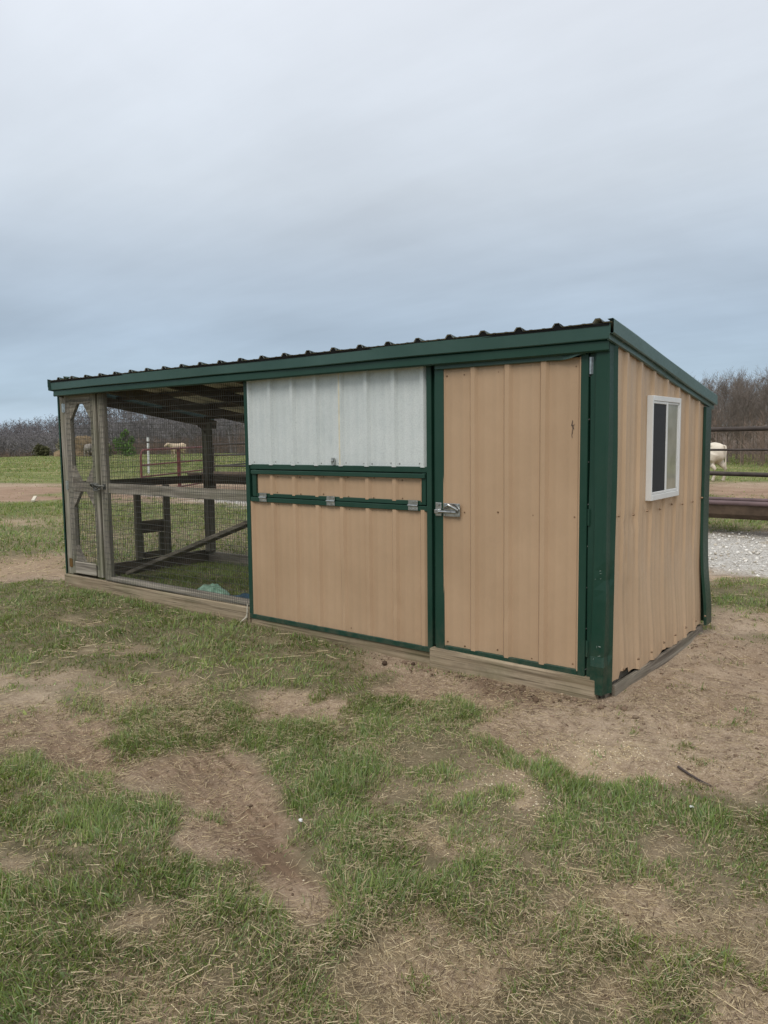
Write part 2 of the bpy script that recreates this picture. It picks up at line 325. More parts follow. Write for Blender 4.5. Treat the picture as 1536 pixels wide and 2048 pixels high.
NEAR="""888888888765443333333333321111112467887766666666755788888888887755555555555555555555555555555555
888888888886544333333333332211111236788776666666676468888888888877555555555555555555555555555555
888888888888764443333333333321111112567887656666667756888888888887755555555555555555555555555555
888888888888876544333333333332211111246788776666666675578888888888775555555555555555555555555555
888888888888888754433333333333221111113577877656666667646888888888887655555555555555555555555555
888888888888888876544333333333332111111246788765666666775688888888874435555555555555555555555555
888888888888888888654433333333333221111123678877666666667557888888633224555555555555555555555555
888888888888888888876444333333333332111111357787765666666764388874773344445555555555555555555555
888888888888888888887654433333333333221111124678876566666678888882335654444555555555555555555555
888888888888888888888875443333333333322111112367887766666688888886667776324455555555555555555555
888888888888888888888887654433333333333211111125678776667888888766666766441344555555555555555555
888888888888888888888888865443333333333322111112467888655688888677666566211245655555555555555555
888888888888888888888888887644433333333332211111148884355567871125411177311156655555555555555555
888888888888888888888888888865443333333333321111134211124455521100000176122155655255555555555555
888888888888888888888888888887544333333333332211111111122234411000168877132245237005555555555555
888888888888888888888888888888765443333333333211111111222232000003778888874346617000555555555555
888888888888888888888888888888886544333333333211111256653210000167776777886335615200005555555555
888888888888888888888888888888888764443333333455413677775100001577755233576433124341000555555555
888888888888888888888888888888888886543334445555336777773100036677655552556541124433200055555555
888888888888888888888888888888888888754444445541136777764223687776555555566651254444330000555555
888888888888888888888888888888888888876544444421136777775578887666555545666663355444434100055555
888888888888888888888888888888888888888654444444455666655788876666654385666653555444443320005555
888888888888888888888888888888888888765876444444445666634688876666664581678863555544444433000055
888888888888888888888888888888888885444588654444447666411467766666664323799974555555444443410005
888888888888888888888888888888888864444437875444488764111223567766664319699865555555544444332000
888888888888888888888888888888888886553333687654888872111113688776666239135677555555555444443300
778888888888888888888888888865567888853333788878888884212114788877654122001377565555555544444341
477888888888888888888888888644445788887657888888888888768757888887421000000013466555555554444433
144778888888888888888888888644445788888888888888888888888876788887200000000001366665555555544444
114477888888888888888888888776667888888888888888777888888754588874100000000000166666555555554444
111144778888888888888888888888888888888888888887777788887521355542100000000000046666655555555444
111114477888888888888888888888888888888888888877777778876641112211100000000000013666666555555554
111111144788888888888888888888888888888888888777777777646611111111100000000000000256666655555555
111111114477888888888888888888888888888888887777777776535211111111100000000000000013666665555555
111111111144788888888888888888888888888888877777777765321111111111000000000000000000256666655555
111111111114478888888888888888888888888888777777777764311111111111000000000000000000014666665555
111111111111158888888888888888888888888888000000000000000000000000000000000000000000001366666555
111111111115558888888888888888888888888888000000000000000000000000000001000000000000000025666665
111111111155558888888888888888888888888888000000000000000000000000000001100000000000000001466666
111111115555558888888888888888888888888888000000000000000000000000000001110000000000000000136666
111111555555558888888888888888888888888888000000000000000000000000000001110000000000000000002566
111155555555558888888888888888888888888888000000000000000000000000000001110000000000000000000146
111555555555558888888888888888888888888888000000000000000000000000000001100000000000000000000013
155555555555558888888888888888888888888888000000000000000000000000000001100000000000000000000000
555555555555558888888888888888888888888888000000000000000000000000000001100000000000000000000000
555555555555558888888888888888888888888888000000000000000000000000000001100000000000000000000000
555554555555558888888888888888888888888888000000000000000000000000000001000000000000000000000000
555766645555558888888888888888888888888888000000000000000000000000000001000000000000000000000000
557776664555558888888888888888888888888888000000000000000000000000000001000000000000000000000000
777777766645558888888888888888888888888888000000000000000000000000000000000000000000000000000000
777777776664558888888888888888888888888888000000000000000000000000000000000000000000000000000000
777777777766648888888888888888888888888888000000000000000000000000000000011000000000000000000000
777777777776668888888888888888888888888888000000000000000000000000000000111100000000000000000000
777777777777768888888888888888888888888888000000000000000000000000000000111110000000000000000000
777777777777776664555555555555555555555555555555555555555555555555555500355553100000000000000000
777777777777777766645555555555555555555555555555555555555555555555555500255555310000000000000000
777777777777777776655555555555555555555555555555555555555555555555555511112455551000000000000000
777777777777777777555555555555555555555555555555555555555555555555555111111245555310000000000000
777777777777777775555555555555555555555555555555555555555555555555555111111112455531000000000000
777777777777777755555555555555555555555555555555555555555555555555555111111111245555310000000000
777777777777777555555555555555555555555555555555555555555555555555551111111111124555531000000000
777777777777755555555555555555555555555555555555555555555555555555552111111111111245555300000000
777777777777555555555555555555555555555555555555555555555555555555554421111111111124555531000000
777777777775555555555555555555555555555555555555555555555555555555556653221111111111245553100000
677777777755555555555555555555555555555555555555555555555555555555577775332111111111124555531000
666777777555555555555555555555555555555555555555555555555555555555587877553211111111111245553100
666677775555555555555555555555555555555555555555555555555555555555588888875332111111111124555530
556666755555555555555555555555555555555555555555555555555555555555588888887553211111111112455553
555666555555555555555555555555555555555555555555555555555555555555999999988775322111111111124555
455555555555555555555555555555555555555555555555555555555555555555999999998887553211111111112455"""
FAR="""111111111111115777777532248888851118888833668755555555
111111111111111557777775222488888211188886315715555555
111111111111111115777777532227888881118888846664555555
311111111111111111157777775322488888211488888206455555
333111111111111111111577777732227888881188800000651555
733331111111111111111155777775322488885788800000005455
777333311111111111111111577777752227546755555515000645
777777333111111111111111115777777355654555555591200055
777777773331111111111111111157777577775555555099513000
777777777733311111111111111115755777755555555008991500
777777777777333111111111111115526777555555555000099310
777777777777773331111111111552222265555555550000008981
777777777777777733311111115522222255555555559000000099
777777777777777777333111551112222555555555559990000008
777777777777777777773355511111125555555555550399300000
777777777777777777775553311111155555555555500003990000
777777777777777777755577333111555555555555500000099300
777777777777777775557777773355555555555555500000003990
777777777777777555777777777555555555555555500000000039
777777777777755557777777775555555555555555000000000000
777777777777555777777777755555555555555555000000000000
777777777755557777777777555555555555555555000000000000
777777775555777777777775555555555555555555000000000000
777777555557777777777755555555555555555550000000000000
777775555777777777777555555555555555555553300000000000
777555577777777777775555555555555555555557333000000000
755555777777777777755555555555555555555577773300000000
555577777777777777555555555555555555555577777733000000
555777777777777755555555555555555555555577777777330000
577777777777777555555555555555555555555577777777773300
777777777777775555555555555555555555555777777777777733
777777777777755555555555555555555555555777777777777777
777777777777555555555555555555555555555777777777777777
777777777775555555555555555555555555555777777777777777
777777777755555555555555555555555555557777777777777777
777777777555555555555555555555555555557777777777777777
777777775555555555555555555555555555557777777777777777
777777755555555555555555555555555555557777777777777777
777777555555555555555555555555555555577777777777777777
777775555555555555555555555555555555577777777777777777
777555555555555555555555555555555555577777777777777777
775555555555555555555555555555555555777777777777777777
755555555555555555555555555555555555777777777777777777
555555555555555555555555555555555555777777777777777777
555555555555555555555555555555555555777777777777777777
555555555555555555555555555555555557777777777777777777
555555555555555555555555555555555557777777777777777777
555555555555555555555555555555555557777777777777777777"""
# ------------------------------------------------------------------ ground
def grid_of(s): return np.array([[int(c) for c in r] for r in s.split('\n')], 'f')/9
GN, GF = grid_of(NEAR), grid_of(FAR)
def samp(G, x0, y0, st, X, Y):
    u = np.clip((X-x0)/st-0.5, 0, G.shape[1]-1.001); v = np.clip((Y-y0)/st-0.5, 0, G.shape[0]-1.001)
    i, j = np.floor(v).astype(int), np.floor(u).astype(int); fv, fu = v-i, u-j
    return (G[i,j]*(1-fu)+G[i,j+1]*fu)*(1-fv) + (G[i+1,j]*(1-fu)+G[i+1,j+1]*fu)*fv
def cover(X, Y):
    """how much of the ground is grown over with grass, 0..1"""
    wx = X + 0.10*(fbm(X*2.1, Y*2.1, 11)-0.5)*2; wy = Y + 0.10*(fbm(X*2.1, Y*2.1, 12)-0.5)*2
    near = samp(GN, -7, -3.6, 0.1, wx, wy); far = samp(GF, -46, -4, 1.0, wx, wy)
    inn = (X > -6.95) & (X < 2.55) & (Y > -3.55) & (Y < 3.35)
    m = np.where(inn, near, far)
    d = np.hypot(X-CAM.x, Y-CAM.y)
    m = m + sstep(12, 18, d)*0.6*(fbm(X*0.55, Y*0.55, 35)-0.5)
    m = np.where(d > 52, 0.78, m)
    return np.clip(m*1.08+0.06*(m > 0.08), 0, 1)
def band(X, pts, vals):
    return np.interp(X, pts, vals)
def gravel_at(X, Y):
    lo = band(X, [-20, -17.6, -12.7, -10.5, -0.66, 0, 6], [8.9, 8.4, 7.9, 7.0, 4.35, 4.2, 2.4])
    hi = band(X, [-20, -17.6, -15, -10.5, -1.6, -0.87, 6], [9.2, 9.6, 10.6, 9.6, 7.85, 8.5, 9.3])
    wob = (fbm(X*1.3, Y*1.3, 31)-0.5)*0.9
    return sstep(lo-0.15, lo+0.25, Y+wob)*sstep(hi+0.15, hi-0.25, Y+wob)*sstep(-20, -17, X)
def ell(X, Y, cx, cy, a, b, ang, soft=0.4):
    c, s = math.cos(ang), math.sin(ang); u = ((X-cx)*c+(Y-cy)*s)/a; v = (-(X-cx)*s+(Y-cy)*c)/b
    return sstep(1+soft, 1-soft, np.sqrt(u*u+v*v))
SK = math.atan2(-2.30+1.95, -0.06+1.03)                         # direction of the skid mark
def skid_at(X, Y): return np.maximum(ell(X+0.16*(fbm(X*8, Y*8, 71)-0.5), Y+0.16*(fbm(X*8, Y*8, 72)-0.5), -0.62, -2.08, 0.62, 0.15, SK, 0.5), ell(X+0.2*(fbm(X*7, Y*7, 73)-0.5), Y+0.2*(fbm(X*7, Y*7, 74)-0.5), -1.0, -1.95, 0.24, 0.20, 0.2, 0.5))
def streak(X, Y):
    cc, ss = math.cos(SK), math.sin(SK); return np.clip(fbm((-X*ss+Y*cc)*26, (X*cc+Y*ss)*1.6, 5, 3)*2.4-0.7, 0, 1)
def wet_at(X, Y):
    n = fbm(X*6, Y*6, 41)
    return np.clip(ell(X, Y, -0.40, -2.20, 0.17, 0.07, SK, 0.5)*1.0 + ell(X, Y, -0.53, -0.24, 0.30, 0.10, -0.35, 0.5)*0.9 + ell(X, Y, -0.15, -0.10, 0.3, 0.10, 0, 0.5)*0.6
                   + ell(X, Y, -1.85, -2.1, 0.7, 0.35, 0.4, 0.5)*0.25 + skid_at(X, Y)*(0.05+0.35*streak(X, Y)), 0, 1)*np.clip(n*1.8, 0.3, 1)
def grain_at(X, Y):
    n = fbm(X*9, Y*9, 51)
    return np.clip(ell(X, Y, 0.26, -0.80, 0.42, 0.30, 0.9, 0.6) + ell(X, Y, 0.14, -1.36, 0.20, 0.15, 0.4, 0.6) + ell(X, Y, 0.18, -1.76, 0.13, 0.09, 0.4, 0.6)*0.8, 0, 1)*np.clip(n*2.4-0.6, 0, 1)
def straw_at(X, Y):
    t = 0
    for cx, cy, r, k in ((-4.04,-0.77,0.28,1.0), (-3.32,-1.16,0.28,1.0), (-0.06,-1.87,0.18,0.8), (0.43,-2.33,0.38,1.0), (0.42,-2.58,0.30,1.0), (-0.29,-2.73,0.16,0.7), (-1.48,-1.6,0.25,0.8), (0.75,-1.9,0.38,0.75), (-0.05,-2.95,0.22,0.8), (0.95,-1.95,0.3,0.6), (-2.1,-1.4,0.4,0.5)):
        t = t + k*ell(X, Y, cx, cy, r, r*0.75, 0.4, 0.6)
    t = t + 0.8*ell(X, Y, -7.3, 0.3, 1.5, 0.6, 0.45, 0.5) + 0.6*ell(X, Y, -11.5, 3.0, 2.2, 0.7, 0.45, 0.5)
    return np.clip(t, 0, 1)
def red_at(X, Y):
    a = ell(X, Y, -20.5, 7.2, 9.5, 3.2, 0.48, 0.3); b = ell(X, Y, -3.0, 14.5, 9, 4.2, -0.05, 0.3)
    c = ell(X, Y, -7.6, 0.2, 1.8, 0.8, 0.45, 0.5)*0.7
    return np.clip(np.maximum(np.maximum(a, b), c), 0, 1)
def in_coop(X, Y, m=0.0): return (X > -5.60-m) & (X < 0.03+m) & (Y > -0.06-m) & (Y < 1.82+m)
def gheight(X, Y):
    d = np.hypot(X-CAM.x, Y-CAM.y)
    cal = np.where(in_coop(X, Y, 0.15), 0.25, 1.0)
    cv = np.clip(cover(X, Y), 0, 1)
    z = -0.055 + cal*(0.085*(fbm(X*0.55, Y*0.55, 1)-0.5) + 0.06*(fbm(X*2.3, Y*2.3, 2, 3)-0.5)*sstep(40, 8, d))
    z = z + 0.035*sstep(0.0, -5.5, X)*np.where(d < 30, 1, 1)*sstep(30, 12, d)           # the yard rises a little to the far end of the run
    near = sstep(14, 7, d)
    z = z + near*0.022*(cv-0.5)                                                          # sod stands above worn dirt
    z = z + near*cal*(1-cv)*0.022*(fbm(X*11, Y*11, 3, 4)-0.5)
    z = z - near*cal*(1-cv)*0.030*np.clip(fbm(X*4.6, Y*4.6, 33, 2)-0.56, 0, 1)*4          # hoof hollows
    cc, ss = math.cos(SK), math.sin(SK); v = -X*ss+Y*cc; u = X*cc+Y*ss
    z = z + skid_at(X, Y)*(-0.012 + 0.008*(fbm(v*20, u*2.6, 5, 3)-0.5))                  # tyre scrape
    z = z + ell(X, Y, -0.56, -0.22, 0.26, 0.08, -0.3, 0.7)*0.035*fbm(X*16, Y*16, 6)      # mud kicked up against the sill
    z = z + ell(X, Y, -0.10, -0.12, 0.25, 0.08, 0, 0.7)*0.012*fbm(X*20, Y*20, 7)
    z = z + ell(X, Y, 0.28, 1.62, 0.35, 0.12, 0.2, 0.7)*0.05*fbm(X*14, Y*14, 8)
    z = z + 0.025*ell(X, Y, 0.10, 0.85, 0.22, 0.9, 0, 0.5)
    z = z - 3.4*sstep(86, 210, d)                                                        # the pasture rolls over a crest
    z = z + 0.25*(fbm(X*0.06, Y*0.06, 9)-0.5)*sstep(14, 40, d)
    z = z + 2.2*sstep(230, 420, d)
    return z
def axis_pts(a, b, st, far_lo, far_hi, g=1.085):
    p = list(np.arange(a, b+st/2, st)); s = st; x = p[-1]
    while x < far_hi: s *= g; x += s; p.append(x)
    s = st; x = p[0]; q = []
    while x > far_lo: s *= g; x -= s; q.append(x)
    return np.array(q[::-1]+p)
gx = axis_pts(-4.4, 2.0, 0.029, -1100, 900); gy_ = axis_pts(-3.4, 0.6, 0.029, -700, 1100)
GX, GY = np.meshgrid(gx, gy_); GZ = gheight(GX, GY)
nx, ny = len(gx), len(gy_)
idx = np.arange(nx*ny).reshape(ny, nx)
quads = np.stack([idx[:-1,:-1], idx[:-1,1:], idx[1:,1:], idx[1:,:-1]], -1).reshape(-1, 4)
# ground shader
m, t, b = mat('pasture_soil'); g = t.nodes.new('ShaderNodeNewGeometry'); P = g.outputs['Position']
at = t.nodes.new('ShaderNodeVertexColor'); at.layer_name = 'cover_a'; sa = t.nodes.new('ShaderNodeSeparateColor'); t.links.new(at.outputs['Color'], sa.inputs[0])
at2 = t.nodes.new('ShaderNodeVertexColor'); at2.layer_name = 'cover_b'; sb = t.nodes.new('ShaderNodeSeparateColor'); t.links.new(at2.outputs['Color'], sb.inputs[0])
cov, grv, grn, wet = sa.outputs[0], sa.outputs[1], sa.outputs[2], at.outputs['Alpha']
red, stw, far = sb.outputs[0], sb.outputs[1], sb.outputs[2]
nA = noise(t, 1.3, 8, 0.65, P); nB = noise(t, 14, 8, 0.7, P); nC = noise(t, 90, 5, 0.7, P); nD = noise(t, 0.22, 6, 0.6, P)
c = ramp(t, nA, [(0.3, (0.235, 0.166, 0.108)), (0.5, (0.362, 0.270, 0.185)), (0.7, (0.480, 0.372, 0.268))])
c = mixc(t, c, (0.150, 0.100, 0.065), mth(t, 'MULTIPLY', mrange(t, nB, 0.50, 0.64), 0.72, True))
c = mixc(t, c, (0.62, 0.50, 0.37), mth(t, 'MULTIPLY', mrange(t, nC, 0.50, 0.66), 0.70, True))
c = mixc(t, c, (0.135, 0.084, 0.052), mth(t, 'MULTIPLY', wet, 0.85, True))
mp_ = t.nodes.new('ShaderNodeMapping'); mp_.vector_type = 'TEXTURE'; mp_.inputs['Rotation'].default_value = (0, 0, SK); mp_.inputs['Scale'].default_value = (0.55, 0.045, 1); t.links.new(P, mp_.inputs['Vector'])
sk_ = ramp(t, noise(t, 1.0, 5, 0.6, mp_.outputs[0], 0.4), [(0.34, (0.118, 0.074, 0.044)), (0.50, (0.225, 0.150, 0.095)), (0.68, (0.370, 0.265, 0.178))])
c = mixc(t, c, sk_, mth(t, 'MULTIPLY', at2.outputs['Alpha'], mrange(t, nB, 0.38, 0.60, 0.95, 0.30)))
rd = ramp(t, noise(t, 1.1, 8, 0.7, P), [(0.3, (0.215, 0.135, 0.085)), (0.55, (0.330, 0.220, 0.150)), (0.75, (0.420, 0.300, 0.215))])
c = mixc(t, c, rd, mth(t, 'MULTIPLY', red, 0.85))
c = mixc(t, c, (0.520, 0.415, 0.255), mth(t, 'MULTIPLY', mth(t, 'MULTIPLY', grn, mrange(t, noise(t, 120, 3, 0.6, P), 0.42, 0.60)), 0.75))
c = mixc(t, c, (0.42, 0.33, 0.20), mth(t, 'MULTIPLY', mth(t, 'MULTIPLY', stw, mrange(t, nB, 0.35, 0.6)), 0.6))
# thatch under the near grass, turf colour of the far pasture
th = ramp(t, nB, [(0.3, (0.075, 0.072, 0.036)), (0.55, (0.180, 0.156, 0.088)), (0.75, (0.320, 0.268, 0.170))])
c = mixc(t, c, th, mrange(t, cov, 0.25, 0.75, 0, 0.9))
tf = ramp(t, noise(t, 0.42, 10, 0.80, P), [(0.36, (0.095, 0.115, 0.036)), (0.47, (0.175, 0.185, 0.065)), (0.55, (0.265, 0.245, 0.105)), (0.66, (0.370, 0.310, 0.165))])
tf = mixc(t, tf, (0.140, 0.185, 0.055), mrange(t, nD, 0.42, 0.62, 0, 0.6))
tf = mixc(t, tf, (0.060, 0.060, 0.022), mth(t, 'MULTIPLY', mrange(t, noise(t, 3.5, 6, 0.7, P), 0.56, 0.70), 0.7))
c = mixc(t, c, tf, mth(t, 'MULTIPLY', far, mrange(t, cov, 0.35, 0.65)))
# crushed limestone
vo = t.nodes.new('ShaderNodeTexVoronoi'); vo.inputs['Scale'].default_value = 40; t.links.new(P, vo.inputs['Vector'])
sv = t.nodes.new('ShaderNodeSeparateColor'); t.links.new(vo.outputs['Color'], sv.inputs[0])
gc = ramp(t, sv.outputs[0], [(0.0, (0.46, 0.42, 0.36)), (0.4, (0.66, 0.62, 0.55)), (1.0, (0.82, 0.79, 0.73))])
gc = mixc(t, gc, (0.10, 0.08, 0.06), mrange(t, vo.outputs['Distance'], 0.35, 0.8, 0, 0.4))
gc = mixc(t, gc, (0.46, 0.36, 0.20), mrange(t, noise(t, 0.5, 5, 0.6, P), 0.54, 0.68, 0, 0.7))
c = mixc(t, c, gc, grv)
t.links.new(c, b.inputs['Base Color']); b.inputs['Specular IOR Level'].default_value = 0.15
t.links.new(mrange(t, wet, 0, 1, 0.95, 0.62), b.inputs['Roughness'])
hh = mth(t, 'ADD', mth(t, 'MULTIPLY', nB, 1.0), mth(t, 'MULTIPLY', nC, 0.35)); hh = mth(t, 'SUBTRACT', hh, mth(t, 'MULTIPLY', mth(t, 'MULTIPLY', vo.outputs['Distance'], grv), 1.5))
bump(t, b, hh, 0.75, 0.04)
ground = mesh_np('ground', np.stack([GX.ravel(), GY.ravel(), GZ.ravel()], -1), None, quads, m, True)
tag(ground, 'worn barnyard dirt with patchy grass running out to open pasture', 'ground', kind='structure')
fx, fy = GX.ravel(), GY.ravel(); dd = np.hypot(fx-CAM.x, fy-CAM.y)
cvv = np.clip(cover(fx, fy) + 0.5*(fbm(fx*3.1, fy*3.1, 21)-0.5), 0, 1)*(1-gravel_at(fx, fy)); farv = sstep(9, 24, dd)
set_col(ground, 'cover_a', np.stack([cvv, gravel_at(fx, fy), grain_at(fx, fy), wet_at(fx, fy)], -1))
set_col(ground, 'cover_b', np.stack([red_at(fx, fy), straw_at(fx, fy), farv, np.clip(skid_at(fx, fy)+0.85*ell(fx, fy, -1.85, -2.1, 0.75, 0.35, 0.4, 0.35)+0.5*ell(fx, fy, -1.5, -1.35, 0.3, 0.12, 0.4, 0.4), 0, 1)], -1))
def gz1(x, y): return float(gheight(np.array([x], 'd'), np.array([y], 'd'))[0])
# ------------------------------------------------------------------ the chicken coop
R9 = 0.2286                                                     # rib pitch of the sheet steel
def zr(y): return 1.972 - 0.157*(y+0.11)                         # roof plane
coop = thing('chicken_coop', (-2.80, 0.90, -0.05), 'long tan and green metal chicken coop with a roofed wire run at its far end', 'chicken coop')
def ribbed(name, O, U, V, Nn, u0, u1, vlo, vhi, rib0, mt, parent, nv=16, disp=None, solid=0.0012, h=0.018, edge=None):
    """roll-formed sheet: ribs every nine inches with two low stiffening beads between"""
    O, U, V, Nn = Vector(O), Vector(U), Vector(V), Vector(Nn)
    pr = {round(u0, 4): None, round(u1, 4): None}
    k0 = int(math.floor((u0-rib0)/R9))-1; k1 = int(math.ceil((u1-rib0)/R9))+1
    pts = []
    for k in range(k0, k1+1):
        c_ = rib0+k*R9
        pts += [(c_-0.029, 0), (c_-0.013, h), (c_+0.013, h), (c_+0.029, 0)]
        for q in (1/3, 2/3):
            d = c_+R9*q; pts += [(d-0.013, 0), (d-0.007, 0.0018), (d+0.007, 0.0018), (d+0.013, 0)]
    pts.sort()
    us = [p[0] for p in pts]; hs = [p[1] for p in pts]
    cols = [(u0, float(np.interp(u0, us, hs)))]+[p for p in pts if u0+0.002 < p[0] < u1-0.002]+[(u1, float(np.interp(u1, us, hs)))]
    bm = bmesh.new(); rows = []
    for i in range(nv+1):
        r_ = []
        for (u, n) in cols:
            lo = vlo(u) if callable(vlo) else vlo; hi = vhi(u) if callable(vhi) else vhi
            v = lo+(hi-lo)*i/nv
            if edge and i == 0: v += edge(u)
            n2 = n + (disp(u, v, n) if disp else 0)
            r_.append(bm.verts.new(O + U*u + V*v + Nn*n2))
        rows.append(r_)
    for A, B in zip(rows, rows[1:]):
        for j in range(len(cols)-1): bm.faces.new((A[j], A[j+1], B[j+1], B[j]))
    return obj(name, bm, mt, parent, smooth=28, solid=solid)
X1, Y1, Z1 = Vector((1, 0, 0)), Vector((0, 1, 0)), Vector((0, 0, 1))
def wob(u, v, s, a): return a*(float(vn(np.array([u*2.7+s]), np.array([v*1.3+s]), 3)[0])-0.5)
def dent(u, v, cu, cv, ru, rv, d): 
    q = ((u-cu)/ru)**2+((v-cv)/rv)**2
    return -d*math.exp(-q)
# --- sill beams and plates (timber)
boxed('sill_beam', (-5.56, -2.872, -0.030, 0.012, -0.12, 0.098), M['sill'], coop, 0.006, 0.010)
boxed('sill_beam', (-2.868, -1.152, -0.022, 0.016, -0.12, 0.045), M['sill'], coop, 0.006)
sb_ = boxed('sill_beam', (-1.148, -0.045, -0.088, -0.030, -0.115, 0.066), M['sill'], coop, 0.010, 0.008)
tag(sb_, 'greenish treated beam showing below the coop door')
boxed('sill_beam', (-5.556, -5.516, 0.014, 1.742, -0.10, 0.128), M['dark_wood_y'], coop, 0.005)
boxed('sill_beam', (-5.556, -2.90, 1.745, 1.785, -0.06, 0.108), M['wood_x'], coop, 0.005, 0.006)
boxed('sill_beam', (-0.052, -0.012, -0.02, 1.76, -0.12, 0.09), M['sill_y'], coop, 0.005)
boxed('sill_plate', (-4.77, -2.874, -0.018, 0.070, 0.100, 0.138), M['wood_x'], coop, 0.005, 0.004)
# kick board that the bent right wall sheet has pulled away from
bm = bmesh.new(); n_ = 14
ring = []
for i in range(n_+1):
    t_ = i/n_; y = 0.035+t_*1.72; off = 0.006+0.026*math.sin(t_*math.pi)**1.0
    ring.append([bm.verts.new((off+dx, y, z)) for dx, z in ((0.0, -0.085), (0.020, -0.080), (0.012, 0.008+0.008*math.sin(t_*3.1)), (-0.010, 0.008+0.008*math.sin(t_*3.1)))])
for A, B in zip(ring, ring[1:]):
    for k in range(4): bm.faces.new((A[k], A[(k+1) % 4], B[(k+1) % 4], B[k]))
bm.faces.new(ring[0]); bm.faces.new(ring[-1][::-1])
o = obj('kick_board', bm, M['sill_y'], coop); tag(o, 'bowed grey board along the foot of the right wall')
# --- posts and rails of the run
boxed('post', (-5.520, -5.425, -0.012, 0.078, 0.102, 1.868), M['wood_z'], coop, 0.005, 0.004)
boxed('post', (-4.868, -4.772, -0.014, 0.030, 0.101, 1.838), M['wood_z'], coop, 0.005, 0.004)
boxed('post', (-5.512, -5.420, 1.690, 1.780, 0.112, 1.600), M['dark_wood_z'], coop, 0.005)
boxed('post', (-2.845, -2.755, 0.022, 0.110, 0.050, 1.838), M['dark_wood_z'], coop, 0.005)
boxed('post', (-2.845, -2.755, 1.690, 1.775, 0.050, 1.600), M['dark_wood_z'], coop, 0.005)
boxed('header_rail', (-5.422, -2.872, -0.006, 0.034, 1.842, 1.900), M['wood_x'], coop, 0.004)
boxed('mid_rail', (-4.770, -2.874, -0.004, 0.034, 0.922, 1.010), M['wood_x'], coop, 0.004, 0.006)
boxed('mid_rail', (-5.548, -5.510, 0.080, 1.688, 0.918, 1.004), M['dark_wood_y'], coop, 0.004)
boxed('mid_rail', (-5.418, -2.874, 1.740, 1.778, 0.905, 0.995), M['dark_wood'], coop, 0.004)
# --- framing under the roof
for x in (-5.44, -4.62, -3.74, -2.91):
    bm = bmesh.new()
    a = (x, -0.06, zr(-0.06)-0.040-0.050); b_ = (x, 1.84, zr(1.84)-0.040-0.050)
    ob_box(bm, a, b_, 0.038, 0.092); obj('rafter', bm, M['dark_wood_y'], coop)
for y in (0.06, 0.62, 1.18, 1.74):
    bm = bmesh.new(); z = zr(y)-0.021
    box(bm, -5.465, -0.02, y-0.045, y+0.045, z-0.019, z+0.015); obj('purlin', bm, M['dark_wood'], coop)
bm = bmesh.new()                                               # gusset at the back corner post
for dx in (-5.448, -5.428):
    vs = [bm.verts.new(p) for p in ((dx, 1.69, 1.60), (dx, 1.69, 1.47), (dx, 1.66, 1.52), (dx, 1.59, 1.56), (dx, 1.55, 1.61))]; bm.faces.new(vs)
obj('gusset', bm, M['dark_wood_y'], coop)
# --- front wall sheets
RX = -1.229
def d_front(u, v, n):
    a = wob(u, v, 4.0, 0.010)
    a += dent(u, v, -1.44, 0.30, 0.016, 0.030, 0.010) + dent(u, v, -1.425, 0.24, 0.020, 0.012, 0.006)
    return a - n*(0.5*math.exp(-((u+1.95)/0.08)**2-((v-0.30)/0.22)**2))
o = ribbed('lower_wall_sheet', (0, -0.008, 0), X1, Z1, -Y1, -2.835, -1.186, 0.045, 0.935, RX-9*R9, M['tan'], coop, 22, d_front)
o = ribbed('upper_wall_sheet', (0, -0.010, 0), X1, Z1, -Y1, -2.832, -1.186, 1.205, 1.885, RX-9*R9, M['galv'], coop, 14, lambda u, v, n: wob(u, v, 9, 0.003), h=0.023)
tag(o, 'bare galvanised sheet above the hatch')
M['seam'] = plain('yellowed_lap_sealant', (0.60, 0.56, 0.44), 0.6, 0, 0.15, 12)
boxed('lap_seam', (-1.922, -1.909, -0.0350, -0.0335, 1.212, 1.882), M['seam'], coop, 0.0)
# --- green trims on the front wall
def trim(name, d, parent=coop, mt='green', bev=0.003): return boxed(name, d, M[mt], parent, bev)
trim('edge_trim', (-2.871, -2.830, -0.034, 0.000, 0.052, 1.842))
trim('edge_trim', (-1.190, -1.152, -0.040, 0.000, 0.018, 1.838))
trim('base_trim', (-2.868, -1.192, -0.034, -0.022, 0.016, 0.052))
trim('cross_trim', (-2.828, -1.192, -0.026, -0.006, 1.172, 1.210))
trim('cross_trim', (-2.828, -1.192, -0.030, -0.008, 0.926, 0.960))
trim('backing_strip', (-2.828, -1.192, 0.004, 0.016, 0.936, 1.204))
trim('door_jamb', (-1.150, -0.092, -0.016, 0.004, 0.068, 1.900))
